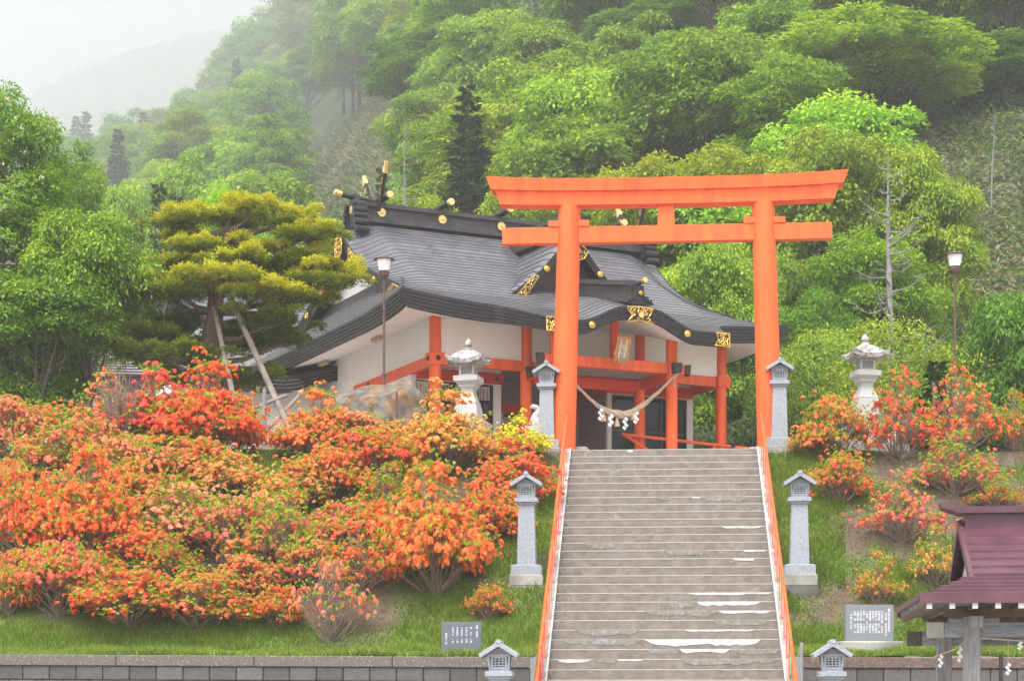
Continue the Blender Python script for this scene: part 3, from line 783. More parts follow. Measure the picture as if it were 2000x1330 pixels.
ridge_box(-.22, 8.5, TC, TC, 12.80, 12.80, .34, 'main_ridge')
def rosette(parent, mtx, r, name='crest'):
    m_ = MB(); n = 16
    for k in range(n):
        a = 2 * math.pi * k / n; ca, sa = math.cos(a), math.sin(a); w_ = r * .17
        pts = [(.30 * r, 0), (.5 * r, -w_ * .8), (.86 * r, -w_ * .95), (1.0 * r, -w_ * .5), (1.0 * r, w_ * .5), (.86 * r, w_ * .95), (.5 * r, w_ * .8)]
        vs = [mtx @ Vector((x * ca - y * sa, x * sa + y * ca, .0)) for x, y in pts] + [mtx @ Vector((x * .97 * ca - y * .8 * sa, x * .97 * sa + y * .8 * ca, .035)) for x, y in pts]
        q = len(pts); m_.add(vs, [tuple(range(q - 1, -1, -1)), tuple(range(q, 2 * q))] + [(i, (i + 1) % q, q + (i + 1) % q, q + i) for i in range(q)])
    m_.lathe([(r * .9, -.02), (r * .92, .006)], n=24, mi=1); m_.lathe([(r * .3, 0), (r * .3, .045), (r * .16, .055)], n=12)
    m_.v = m_.v[:]; 
    # the lathes were added in local space: bring them along
    cnt = 24 * 2 + 12 * 3
    for i in range(len(m_.v) - cnt, len(m_.v)): m_.v[i] = mtx @ m_.v[i]
    return m_.build(name, [M['gold_pale'], M['black_iron']], parent)
def boss(parent, mtx, r, name='gold_boss'):
    m_ = MB(); m_.lathe([(r, 0), (r, .03), (r * .8, .045), (r * .72, .03), (r * .45, .035), (r * .4, .06), (r * .2, .075), (.01, .078)], n=20)
    m_.v = [mtx @ v for v in m_.v]; return m_.build(name, M['gold'], parent, smooth=50)
def scroll(parent, mtx, poly, dens=1.0, name='gold_fretwork', r=.013, seed=1):
    """openwork plate: border, curls and leaves inside the outline"""
    rr = random.Random(seed); m_ = MB(); n = len(poly); P2 = [Vector(p) for p in poly]
    def inside(x, y):
        c = False; j = n - 1
        for i in range(n):
            if (P2[i].y > y) != (P2[j].y > y) and x < (P2[j].x - P2[i].x) * (y - P2[i].y) / (P2[j].y - P2[i].y) + P2[i].x: c = not c
            j = i
        return c
    m_.tube([(p.x, p.y, .012) for p in P2] + [(P2[0].x, P2[0].y, .012)], r * 1.15, n=4, cap=False)
    x0, x1 = min(p.x for p in P2), max(p.x for p in P2); y0, y1 = min(p.y for p in P2), max(p.y for p in P2)
    pts = []; tries = 0; want = int(dens * 22)
    while len(pts) < want and tries < 900:
        tries += 1; x = rr.uniform(x0, x1); y = rr.uniform(y0, y1)
        if not inside(x, y) or any((x - a) ** 2 + (y - b) ** 2 < .055 ** 2 for a, b in pts): continue
        pts.append((x, y)); a0 = rr.uniform(0, 6.28); sg = rr.choice((-1, 1)); R0 = rr.uniform(.035, .06)
        sp = []
        for k in range(9):
            q = k / 8; rad = R0 * (.25 + .95 * q); a = a0 + sg * q * 5.2; px, py = x + rad * math.cos(a), y + rad * math.sin(a)
            if not inside(px, py): break
            sp.append((px, py, .014 + .01 * math.sin(q * 3)))
        if len(sp) > 2: m_.tube(sp, [r * (.6 + .5 * math.sin(3.1 * i / (len(sp) - 1))) for i in range(len(sp))], n=4)
    k0 = len(m_.v); m_.add([(p.x, p.y, .0) for p in P2] , [tuple(range(n))], mi=1)
    m_.v = [mtx @ v for v in m_.v]
    return m_.build(name, [M['gold'], M['black_iron']], parent)
def MX(o, x, y, z=None):
    """matrix with origin o, local x and y directions (shrine coordinates, world heights)"""
    x = Vector(x).normalized(); y = Vector(y); y = (y - x * y.dot(x)).normalized(); z = x.cross(y)
    m_ = Matrix((x, y, z)).transposed().to_4x4(); o = Vector(o); m_.translation = o - Vector((0, 0, ZB)); return m_
fr = lambda o: MX(o, (1, 0, 0), (0, 0, 1))                     # on a face that looks to the front (-t)
lf = lambda o: MX(o, (0, -1, 0), (0, 0, 1))                    # on a face that looks to the left (-s)
for s in (.35, 2.14, 3.93, 5.72, 7.5):
    m_ = fr((s, TC - .2, 13.08)); rosette(sh, m_, .125)
for s in (.35, 2.14, 3.93, 5.72, 7.5):
    lg = S(); lg.tube([(s, TC + .85, 13.43), (s, TC - .74, 13.43)], .085, n=18); o = lg.build('ridge_log', M['fascia_dark'], sh, smooth=40)
    lg = S(); lg.tube([(s, TC - .741, 13.43), (s, TC - .85, 13.43)], .092, n=18); lg.build('gold_cap', M['gold_pale'], o, smooth=40); lg = S(); lg.tube([(s, TC + .851, 13.43), (s, TC + .93, 13.43)], .09, n=14); lg.build('gold_cap', M['gold_pale'], o, smooth=40)
def onigawara(s, dr):
    m_ = S(); out_ = [(-.30, 12.62), (-.36, 12.72), (-.30, 12.82), (-.36, 12.95), (-.27, 13.05), (-.22, 13.25), (-.2, 13.44), (-.12, 13.53), (.12, 13.53), (.2, 13.44), (.22, 13.25), (.27, 13.05), (.36, 12.95), (.30, 12.82), (.36, 12.72), (.30, 12.62)]
    n = len(out_); w_ = .16
    vs = [(s - dr * .0, TC + a, b) for a, b in out_] + [(s + dr * w_, TC + a, b) for a, b in out_]
    m_.add(vs, [tuple(range(n)), tuple(range(2 * n - 1, n - 1, -1))] + [(i, i + n, (i + 1) % n + n, (i + 1) % n) for i in range(n)])
    for sd in (-1, 1):
        for (tt, zz, rr_) in ((.28, 13.22, .10), (.36, 13.06, .085), (.38, 12.9, .085), (.40, 12.72, .11), (.5, 12.5, .1)):
            m_.tube([(s - dr * .1, TC + sd * tt, zz), (s + dr * .28, TC + sd * tt, zz)], rr_, n=14)
        m_.bbox(*sorted((s - dr * .04, s + dr * .26)), *sorted((TC + sd * .2, TC + sd * .4)), 12.6, 13.2)
    o = m_.build('ridge_end_ornament', M['fascia_dark'], sh, smooth=40)
    return o
og = onigawara(-.42, 1); rosette(sh, lf((-.425, TC, 13.12)), .12); onigawara(8.68, -1)
m_ = S(); m_.tube([(.25, TC, 13.40), (-.45, TC, 13.46), (-.72, TC, 13.50)], .07, n=16); o = m_.build('ridge_log', M['fascia_dark'], sh, smooth=40)
m_ = S(); m_.tube([(-.721, TC, 13.50), (-.92, TC, 13.55)], .077, n=16); m_.build('gold_cap', M['gold_pale'], o, smooth=40)
def finial(s):
    for (tb, tt) in ((4.15, 3.62), (4.75, 5.3)):
        a = Vector((s, tb + .25 * (tb - tt) * 0, 13.2)); b = Vector((s, tt, 14.22)); dv = (b - a); L = dv.length; dv.normalize(); sg = -1 if tt < tb else 1
        nrm_ = Vector((0, dv.z, -dv.y)) * sg                      # outward side
        def seg(q0, q1, mt, wd=.085, th=.075, name='finial_arm', par=sh):
            m_ = S(); A = a + dv * L * q0; B = a + dv * L * q1
            vs = [A + Vector((x * wd, 0, 0)) + nrm_ * y * th for x, y in ((-.5, -1), (.5, -1), (.5, 1), (-.5, 1))] + [B + Vector((x * wd, 0, 0)) + nrm_ * y * th for x, y in ((-.5, -1), (.5, -1), (.5, 1), (-.5, 1))]
            m_.add(vs, [(0, 1, 2, 3), (7, 6, 5, 4), (0, 4, 5, 1), (1, 5, 6, 2), (2, 6, 7, 3), (3, 7, 4, 0)]); return m_.build(name, mt, par)
        arm = seg(-.15, .74, M['fascia_dark'])
        seg(.741, .87, M['gold_pale'], .092, .082, 'gold_tip', arm); seg(.871, 1.0, M['gold_pale'], .092, .045, 'gold_tip', arm)
        for q in (.3, .55):
            c = a + dv * L * q; x_ = -.047
            m_ = S(); pts = [c + nrm_ * u * .035 + dv * v * .075 + Vector((x_, 0, 0)) for u, v in ((-1, -1), (1, -1), (1, 1), (-1, 1), (-1, -1))]
            m_.tube(pts, .01, n=4); m_.build('gold_slot_frame', M['gold'], arm)
finial(.15); finial(8.05)
# gable gold work (left side, facing -s)
zb_ = lambda d: zr(LV, TC - d)
for sd in (-1, 1):
    pt = lambda d, dz: Vector((-sd * 0 + 0, 0)) 
    # along the verge: x axis of the plate points to the front for sd=-1
    def plate(dl, seed):
        # dl: list of (distance from ridge, drop below the verge)
        o_ = Vector((LV - .012, TC, 0)); return [(-(sd * d), zb_(d) + .02 - h - 11.0) for d, h in dl]
    base = lf((LV - .012, TC, 11.0))
    tri = plate([(.75, .02), (.95, .02), (1.15, .02), (1.35, .03), (1.55, .40), (1.4, .48), (1.25, .40), (1.1, .52), (.92, .46), (.8, .5), (.7, .42)], 1)
    scroll(sh, base, tri if sd > 0 else tri[::-1], 1.3, seed=3 + sd)
    tri = plate([(3.45, .36), (3.65, .18), (3.85, .05), (4.2, .06), (4.58, .36), (4.3, .47), (3.9, .47)], 2)
    scroll(sh, base, tri if sd > 0 else tri[::-1], 1.4, seed=8 + sd)
    boss(sh, lf((LV - .012, TC + sd * 2.55, zb_(2.55) - .19)), .1)
rosette(sh, lf((LV - .015, TC, zb_(0) - .22)), .13)
gy = [(-.16, .3), (.16, .3), (.26, .05), (.22, -.2), (.1, -.3), (0, -.45), (-.1, -.3), (-.22, -.2), (-.26, .05)]
scroll(sh, lf((LV - .03, TC, 12.05)), gy, 1.3, seed=21)

# dormer gable over the front slope
SC = 4.15
_dz = [(0, 12.12), (.33, 11.80), (.92, 11.14), (1.3, 10.80), (1.75, 10.42), (2.1, 10.15)]
def zd(x): return float(np.interp(abs(x), [a for a, b in _dz], [b for a, b in _dz])) - .05 * math.sin(min(1, abs(x) / 1.7) * math.pi)
def ti(x):
    s = SC + x; z = zd(x); lo_, hi_ = .3, 4.5
    for _ in range(24):
        m0 = (lo_ + hi_) / 2
        if V(abs(m0 - TC)) + bulge(abs(m0 - TC)) < z: lo_ = m0
        else: hi_ = m0
    return max(.45, lo_)
dm = S(); TF = .55; xs_ = [.0 + 1.85 * i / 11 for i in range(12)]
for sg in (-1, 1):
    for j in range(11):
        x1, x0 = xs_[j], xs_[j + 1]; n = 10; lo = []; hi = []; lb = []
        for i in range(n + 1):
            q = i / n; te0 = ti(x0) + .12; te1 = ti(x1) + .12
            r0 = -.08 * (1 - ss(0, .35, q * (te0 - TF))); r1 = -.08 * (1 - ss(0, .35, q * (te1 - TF)))
            lo.append(Vector((SC + sg * x0, TF + (te0 - TF) * q, zd(x0) + .03 + r0))); hi.append(Vector((SC + sg * x1, TF + (te1 - TF) * q, zd(x1) + r1)))
            lb.append(lo[-1] + Vector((0, 0, -.04)))
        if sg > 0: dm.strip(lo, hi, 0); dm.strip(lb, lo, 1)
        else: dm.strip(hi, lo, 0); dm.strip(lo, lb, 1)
dm.build('dormer_roof', [M['copper_roof'], M['copper_edge_shade']], sh)
db = S()
for sg in (-1, 1):
    xx = [1.85 * i / 14 for i in range(15)]
    for k in range(3):
        A = [Vector((SC + sg * x, TF + .012 * k, zd(x) - .05 - .09 * k)) for x in xx]; B = [Vector((SC + sg * x, TF + .012 * k, zd(x) - .134 - .09 * k)) for x in xx]; Bi = [v + Vector((0, .012, 0)) for v in B]
        if sg > 0: db.strip(B, A); db.strip(Bi, B)
        else: db.strip(A, B); db.strip(B, Bi)
    A = [Vector((SC + sg * x, TF + .03, zd(x) - .31)) for x in xx]; B = [v + Vector((0, .45, .0)) for v in A]
    db.strip(A, B) if sg < 0 else db.strip(B, A)
db.build('dormer_bargeboard', M['fascia_dark'], sh)
m_ = S(); pts = [(SC + x, zd(x) - .28) for x in [-1.7 + 3.4 * i / 16 for i in range(17)]] + [(SC + 1.7, 9.9), (SC - 1.7, 9.9)]
m_.add([(a, TF + .42, b) for a, b in pts], [tuple(range(len(pts)))[::-1]]); m_.build('dormer_wall', M['door_wood'], sh)
base = fr((SC, TF - .02, 11.0))
scroll(sh, base, [(-.42, .62), (-.28, .74), (0, 1.0), (.28, .74), (.42, .62), (.3, .42), (.12, .36), (0, .15), (-.12, .36), (-.3, .42)], 1.4, seed=31)
for sg in (-1, 1):
    tri = [(sg * 1.02, zd(1.02) - 11.16), (sg * 1.12, zd(1.12) - 11.06), (sg * 1.22, zd(1.2) - 11.06), (sg * 1.86, zd(1.86) - 11.3), (sg * 1.45, zd(1.45) - 11.38), (sg * 1.3, zd(1.3) - 11.36)]
    scroll(sh, base, tri[::-1] if sg > 0 else tri, 1.1, seed=40 + sg); boss(sh, fr((SC + sg * .78, TF - .015, zd(.78) - .19)), .085)
ridge_box(SC, SC, TF - .05, 4.3, 12.05, 12.2, .26, 'dormer_ridge', 't')
m_ = S()
m_.prism([(-.2, -.2), (.2, -.2), (.32, -.1), (.24, .05), (.3, .2), (.16, .35), (.1, .5), (-.1, .5), (-.16, .35), (-.3, .2), (-.24, .05), (-.32, -.1)], MX((SC, TF - .1, 12.1 + ZB), (1, 0, 0), (0, 0, 1)), .14)
m_.v = [v for v in m_.v]; m_.build('dormer_ridge_ornament', M['fascia_dark'], sh)
# porch (undulating) gable ridge
ridge_box(SC, SC, -2.72, .95, 9.66, 10.42, .2, 'porch_ridge', 't')
m_ = S(); op = [(-.40, -.02), (-.30, .06), (-.26, .04), (-.2, .14), (-.13, .16), (-.1, .3), (-.11, .42), (.11, .42), (.1, .3), (.13, .16), (.2, .14), (.26, .04), (.30, .06), (.40, -.02), (.2, -.05), (0, -.03), (-.2, -.05)]
m_.prism(op, MX((SC, -2.86, 9.6 + ZB), (1, 0, 0), (0, 0, 1)), .14)
for sg in (-1, 1):
    for (a, b, r_) in ((.17, .1, .055), (.28, .04, .045)): m_.tube([(SC + sg * a, -3.04, 9.6 + b), (SC + sg * a, -2.88, 9.6 + b)], r_, n=12)
m_.build('porch_ridge_ornament', M['fascia_dark'], sh)
boss(sh, fr((SC, -3.02, 9.83)), .055)
m_ = S(); m_.tube([(SC, -2.6, 10.05), (SC, -3.14, 10.10)], .052, n=14); o = m_.build('ridge_log', M['fascia_dark'], sh, smooth=40)
m_ = S(); m_.tube([(SC, -3.141, 10.10), (SC, -3.26, 10.11)], .062, n=14); m_.build('gold_cap', M['gold'], o, smooth=40)
fz = lambda s: zr(s, -2.99) + .03
pk = fr((SC, -3.0, 9.0))
scroll(sh, pk, [(-.36, fz(3.79) - 9.0 - .02), (0, fz(SC) - 9.0), (.36, fz(4.51) - 9.0 - .02), (.3, .35), (.22, .26), (.36, .12), (0, .17), (-.36, .12), (-.22, .26), (-.3, .35)], 1.5, seed=51)
rosette(sh, fr((SC, -3.04, 9.29)), .075)
for sg, s_ in ((-1, 1.60), (1, 6.70)):
    q = [(0, fz(s_) - 9.0), (-sg * .42, fz(s_) - 9.0), (-sg * .33, -.12), (-sg * .44, -.27), (0, -.28)]
    scroll(sh, fr((s_, -3.0, 9.0)), q if sg > 0 else q[::-1], 1.3, seed=60 + sg)
    boss(sh, fr((SC + sg * 1.33, -3.0, fz(SC + sg * 1.33) - .165)), .085)

# body: columns, beams, walls
FL = 5.95
cols = [(0, 0), (2.51, 0), (5.81, 0), (8.3, 0), (0, 9.4), (8.3, 9.4)]
def column(s, t, zt, r=.148):
    m_ = S(); m_.tube([(s, t, 5.05), (s, t, zt)], r, n=28); return m_.build('column', M['vermilion'] if t < .1 else M['shrine_red'], sh, smooth=40)
for s, t in cols: column(s, t, 9.62)
for s in (2.51, 5.81): column(s, -1.67, 9.3 if s < 3 else 9.3)
def beam(s0, s1, t0, t1, z0, z1, m='vermilion', name='beam'):
    return S().bbox(s0, s1, t0, t1, z0, z1).build(name, M[m], sh, bevel=.006)
bz0, bz1 = 8.25, 8.51
for a, b in ((.15, 2.36), (2.66, 5.66), (5.96, 8.15)): beam(a, b, -.085, .085, bz0, bz1)
beam(-.085, .085, .15, 5.5, bz0 - .01, bz1 - .01); beam(8.22, 8.38, .15, 9.2, bz0, bz1)
def hexplate(o, mt, r=.06):
    m_ = MB(); m_.lathe([(r, 0), (r, .015), (r * .5, .03), (.015, .04)], n=6); m_.v = [mt @ v for v in m_.v]; return m_.build('nail_cover', M['black_iron'], sh)
for s in (0, 8.3):
    S().bbox(s - .19, s + .19, -.19, .19, bz0 - .02, bz1 + .03).build('column_collar', M['vermilion'], sh, bevel=.008)
hexplate(0, fr((-.0, -.195, 8.39)), .07); hexplate(0, lf((-.195, 0, 8.39)), .07); hexplate(0, lf((-.09, 4.35, 8.4)), .05)
# hanging plaster walls above the beams
S().bbox(0, 8.3, -.03, .03, bz1 + .002, 9.55).build('plaster_wall', M['plaster'], sh)
m_ = S(); m_.bbox(-.03, .03, .031, 9.3, bz1 + .002, 9.6); m_.bbox(-.031, .029, 1.5, 9.3, 5.0, bz0 - .012); m_.bbox(-.032, .03, 5.5, 9.3, bz0 - .012, bz1 + .002); m_.bbox(8.27, 8.33, .031, 9.3, bz1 + .002, 9.6); m_.bbox(8.27, 8.33, 1.5, 9.3, 5.0, bz0 - .012); m_.bbox(.0, 8.3, 9.3, 9.36, 5.0, 9.6)
m_.build('plaster_wall', M['plaster'], sh)
S().bbox(.03, 8.27, .03, 3.2, bz1 + .02, bz1 + .07).build('veranda_ceiling', M['plaster_shade'], sh)
# recessed front walls
TW = 1.46
m_ = S(); m_.bbox(.031, .09, TW, TW + .1, 5.0, bz0); m_.bbox(.09, 2.26, TW, TW + .1, 8.1, bz1 + .02); m_.bbox(2.26, 2.5, TW, TW + .1, 5.0, bz1 + .02); m_.bbox(2.44, 2.5, TW + .1, 3.1, 5.0, bz1 + .02)
m_.bbox(5.65, 5.78, TW, TW + .1, 5.0, bz1 + .02); m_.bbox(5.78, 8.1, TW, TW + .1, 8.1, bz1 + .02); m_.bbox(8.1, 8.27, TW, TW + .1, 5.0, bz1 + .02)
m_.build('veranda_wall', M['plaster'], sh)
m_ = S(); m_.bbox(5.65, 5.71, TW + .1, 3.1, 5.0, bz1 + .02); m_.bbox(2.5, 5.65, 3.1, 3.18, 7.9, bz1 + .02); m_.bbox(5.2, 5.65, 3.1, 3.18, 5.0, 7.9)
m_.build('porch_wall', M['plaster_shade'], sh)
beam(.1, 2.55, TW - .06, TW - .001, 8.13, 8.4, 'shrine_red'); beam(5.6, 8.3, TW - .06, TW - .001, 8.13, 8.4, 'shrine_red'); beam(2.501, 2.56, TW, 3.1, 8.1, 8.4, 'shrine_red'); beam(5.59, 5.649, TW, 3.1, 8.1, 8.4, 'shrine_red')
beam(2.5, 5.2, 3.03, 3.099, 7.62, 7.95, 'shrine_red'); beam(5.12, 5.2, 3.02, 3.09, 5.9, 7.62, 'shrine_red'); beam(5.4, 5.6, 3.04, 3.09, 7.62, 7.95, 'shrine_red')
hexplate(0, fr((2.35, TW - .065, 8.26)), .06); hexplate(0, fr((5.9, TW - .065, 8.26)), .06)
# entrance doors
dr_ = S(); dr_.bbox(2.5, 5.12, 3.12, 3.16, 5.9, 7.62); d_ = dr_.build('entrance_door', M['door_wood'], sh)
for i in range(9):
    s = 2.52 + i * .325; o = S().bbox(s, s + .045, 3.08, 3.118, 5.9, 7.6).build('door_stile', M['frame_black'], d_)
for z in (6.6, 7.25): S().bbox(2.5, 5.12, 3.09, 3.117, z, z + .07).build('door_rail', M['frame_black'], d_)
S().bbox(2.52, 5.1, 3.105, 3.119, 7.32, 7.58).build('door_light', M['poster'], d_)
# windows
def window(s0, s1, z0, z1, mull, rail):
    wn = S(); 
    for a, b, c, d in ((s0, s1, z1 - .05, z1), (s0, s1, z0, z0 + .05), (s0, s0 + .05, z0 + .05, z1 - .05), (s1 - .05, s1, z0 + .05, z1 - .05)): wn.bbox(a, b, TW - .02, TW + .08, c, d)
    for s in mull: wn.bbox(s - .04, s + .04, TW - .01, TW + .07, z0 + .05, z1 - .05)
    wn.bbox(s0 + .05, s1 - .05, TW - .012, TW + .06, rail, rail + .07)
    o = wn.build('window', M['frame_black'], sh); e = [s0 + .05] + list(mull) + [s1 - .05]
    for a, b in zip(e, e[1:]):
        for c, d in ((z0 + .05, rail), (rail + .07, z1 - .05)):
            S().bbox(a + .035, b - .035, TW + .02, TW + .03, c, d).build('pane', M['window_dark'], o)
    return o
w1 = window(.09, 2.26, 5.95, 8.1, (1.15,), 7.3); w2 = window(5.78, 8.1, 5.95, 8.1, (6.5, 7.3), 7.12)
# paper notices in the left window, in vertical brush lettering
notes = [(809.5, 826.3, 743.7, 770.2, '交通安全御守\n羅臼神社御札'), (827, 843, 744.5, 771.5, '身体御守\nストラップ御守'), (862.6, 877, 748, 775, '魔除乃矢\n破魔神矢'), (846, 862, 747, 773, '学業御守\n神棚御札'),
         (890, 905, 750.5, 777, '肌身御守\n水晶御守'), (906, 921, 752, 778, '福御守\n金運御守'), (922.5, 938.5, 754, 780, '幸福御守\n開運御守'), (940, 956.5, 755.2, 781.5, '海上安全御守\n交通安全御守')]
for x0, x1, y0, y1, tx in notes:
    s0, z1 = hit(x0, y0, TW - .03); s1, _ = hit(x1, y0, TW - .03); _, z0 = hit(x0, y1, TW - .03)
    pn = S().bbox(s0, s1, TW - .03, TW - .022, z0, z1).build('notice', M['poster'], w1)
    colz = tx.split('\n'); nn = max(len(c) for c in colz)
    wdt = s1 - s0; h = (z1 - z0)
    for k, c in enumerate(colz):
        sz = min(h * .92 / len(c), wdt * .42)
        text('\n'.join(c), sz, M['ink'], pn, MX((s0 + wdt * (.72 - .46 * k), TW - .034, z1 - .04 - sz * .82), (1, 0, 0), (0, 0, 1)), ext=.001, spacing=h * .92 / len(c) / sz / 1.0, bold=.001)
# porch beams
beam(2.66, 5.66, -1.76, -1.58, 8.17, 8.44); beam(2.45, 2.57, -1.52, -.09, 8.0, 8.26, 'shrine_red'); beam(5.75, 5.87, -1.52, -.09, 8.0, 8.26, 'shrine_red')
beam(2.66, 5.66, -.14, -.087, 7.93, 8.22, 'shrine_red', 'inner_beam')
beam(4.06, 4.25, -1.74, -1.6, 8.441, 9.36, 'shrine_red', 'strut')
for a in (3.0, 5.3): pass
S().bbox(2.4, 5.9, -1.6, -.1, 8.262, 8.3).build('porch_ceiling', M['plaster_shade'], sh)
for s, sg in ((5.81, 1), (2.51, -1)):
    n1 = S(); n1.bbox(*sorted((s + sg * .14, s + sg * .34)), -1.75, -1.59, 8.18, 8.42); n1.build('beam_nose', M['vermilion'], sh, bevel=.01)
    b_ = MB(); b_.prism([(0, -.11), (.15, -.15), (.19, .14), (0, .12)], MX((s + sg * .341, -1.60, 8.30), (sg, 0, 0), (0, 0, 1)), .17 * sg); b_.build('bronze_nose', M['bronze_plate'], sh, bevel=.012)
    b_ = MB(); b_.prism([(-.1, -.12), (.1, -.12), (.12, .13), (-.12, .13)], MX((s, -1.83, 8.29), (1, 0, 0), (0, 0, 1)), .2)
    b_.build('bronze_nose', M['bronze_plate'], sh, bevel=.012) if sg > 0 else None
    b_ = MB(); b_.prism([(0, -.13), (.2, -.16), (.25, .12), (0, .12)], MX((s + sg * .15, -.75, 8.12), (sg, 0, 0), (0, 0, 1)), .14 * sg); b_.build('bronze_nose', M['bronze_plate'], sh, bevel=.012)
# raised floor and foundation, railing with black capped posts
m_ = S(); m_.bbox(-.1, 9.3, -.35, 9.5, FL - .2, FL); m_.build('veranda_floor', M['wood_brown'], sh)
S().bbox(.0, 9.2, -.2, 9.4, -.3 + ZB, FL - .201).build('foundation', M['concrete'], sh)
m_ = S(); m_.tube([(5.2, -.28, 6.78), (9.2, -.28, 6.62)], .045, n=10); m_.tube([(5.15, -.30, 6.80), (5.6, -1.0, 6.25)], .045, n=10); m_.build('railing', M['vermilion'], sh, smooth=40)
m_ = S()
for s in (6.6, 7.9): m_.bbox(s - .04, s + .04, -.32, -.24, FL, 6.7)
m_.bbox(5.5, 9.2, -.31, -.25, 6.25, 6.33); m_.build('railing', M['vermilion'], sh)
for s, t, zt in ((9.15, -.2, 6.98), (8.0, -1.1, 6.72)):
    m_ = S(); m_.tube([(s, t, 5.1), (s, t, zt - .36)], .06, n=12); o = m_.build('rail_post', M['vermilion'], sh)
    m_ = S(); m_.lathe([(.065, 0), (.07, .02), (.06, .1), (.075, .12), (.05, .16), (.05, .18), (.075, .22), (.07, .27), (.03, .31), (.004, .345)], (s, t, zt - .359), n=16); m_.build('post_cap', M['black_iron'], o, smooth=50)
# small eave lamps
for x, y in ((768, 634), (658, 681)):
    t = 2.0 if x > 700 else 5.0; s = -.55; 
    S().box((s, 2.55 if x > 700 else 6.6, 9.27), (.16, .5, .1)).build('eave_lamp', M['straw'], sh, bevel=.01)
# side wing with its own dark eave
m_ = S(); q = [(-.04 - 4.6 * i / 12) for i in range(13)]; zt = lambda s: 9.27 - .42 * ss(0, 1.6, -s)
for k in range(4):
    A = [Vector((s, 6.9 + .015 * k, zt(s) - .1 * k)) for s in q]; B = [Vector((s, 6.9 + .015 * k, zt(s) - .1 * (k + 1) + .005)) for s in q]; m_.strip(A, B); m_.strip(B, [v + Vector((0, .015, 0)) for v in B])
A = [Vector((s, 6.9, zt(s))) for s in q]; B = [Vector((s, 9.3, zt(s) + .5)) for s in q]; m_.strip(B, A)
A = [Vector((s, 6.97, zt(s) - .4)) for s in q]; B = [Vector((s, 7.7, zt(s) - .36)) for s in q]; m_.strip(A, B)
m_.bbox(-.07, -.02, 6.86, 6.95, 8.86, 9.27)
m_.build('wing_eave', M['fascia_dark'], sh)
S().bbox(-4.6, -.035, 7.6, 9.2, 5.0, 8.6).build('wing_wall', M['plaster'], sh)
S().bbox(-1.15, -.95, 7.55, 7.599, 5.0, 7.3).build('wing_door', M['door_wood'], sh)

# ---------------------------------------------------------------- name plaque, sacred rope
s_, z1 = hit(1208, 660, -1.95)
pl = empty('name_plaque', SO + E1 * s_ + E2 * -2.0 + Vector((0, 0, z1 - ZB - .62)), SR, 'gilded carved name board with brown characters hung over the porch beam', 'sign')
pl.rotation_euler = (R(14), R(4), SR)
m_ = MB(); out_ = []; 
for k in range(40):
    q = k / 40; per = [(-.2, 0), (.2, 0), (.2, .66), (-.2, .66)]; e = int(q * 4); f_ = q * 4 - e; a = per[e]; b = per[(e + 1) % 4]
    j = .018 * math.sin(k * 2.1) + .008 * math.sin(k * 5.3); x = a[0] + (b[0] - a[0]) * f_; y = a[1] + (b[1] - a[1]) * f_
    d_ = Vector((x, (y - .33))); d_.normalize(); out_.append((x + d_.x * j, y + d_.y * j))
m_.prism(out_, Matrix.Rotation(R(90), 4, 'X'), .05); fr_ = m_.build('frame', M['plaque_gold'], pl, bevel=.012)
m_ = MB()
for k in range(5): m_.tube([(-.17 + .085 * k, -.05, .0), (-.15 + .075 * k, -.075, .06), (-.15 + .075 * k, -.05, .1)], .035, n=6)
m_.build('carving', M['plaque_gold'], fr_, smooth=60)
MB().bbox(-.125, .125, -.056, -.0505, .1, .6).build('inner_border', M['shrine_red'], pl)
MB().bbox(-.108, .108, -.0605, -.0565, .115, .585).build('panel', M['cement_white'], pl)
text('羅\n臼\n神\n社', .125, M['plaque_gold'], pl, Matrix.Translation((0, -.062, .585 - .115)) @ Matrix.Rotation(R(90), 4, 'X'), ext=.002, spacing=.92, bold=.003)

rp = empty('sacred_rope', SO + E1 * 4.15 + E2 * -1.95, SR, 'thick twisted straw rope sagging between the porch posts', 'rope')
MR = Matrix.Rotation(-SR, 4, 'Z')
def rl(x, y, t=-1.95):
    s, z = hit(x, y, t); return Vector((s - 4.15, t + 1.95, z - ZB))
kp = [(1085, 700), (1100, 722), (1120, 746), (1145, 772), (1165, 790), (1185, 802), (1205, 808), (1222, 810), (1240, 802), (1262, 786), (1290, 762), (1310, 742), (1326, 728)]
cp = [rl(*k) for k in kp]; fine = []
for i in range(len(cp) - 1):
    for q in range(8): 
        a = cp[max(0, i - 1)]; b = cp[i]; c = cp[i + 1]; d = cp[min(len(cp) - 1, i + 2)]; t = q / 8
        fine.append(.5 * ((2 * b) + (c - a) * t + (2 * a - 5 * b + 4 * c - d) * t * t + (3 * b - a - 3 * c + d) * t ** 3))
fine.append(cp[-1]); L = len(fine)
for k in range(3):
    pts = []; rad = []; ph = 0
    for i, p in enumerate(fine):
        q = i / (L - 1); r_ = .028 + .075 * math.exp(-((q - .56) / .2) ** 2)
        d = fine[min(L - 1, i + 1)] - fine[max(0, i - 1)]; d.normalize(); up = Vector((0, 1, 0)).cross(d).normalized(); sd_ = d.cross(up)
        ph += .32 if r_ < .05 else .2
        a = ph + k * 2.094; pts.append(p + (up * math.cos(a) + sd_ * math.sin(a)) * r_ * .5); rad.append(r_ * .56)
    MB().tube(pts, rad, n=8).build('strand', M['rope'], rp, smooth=60)
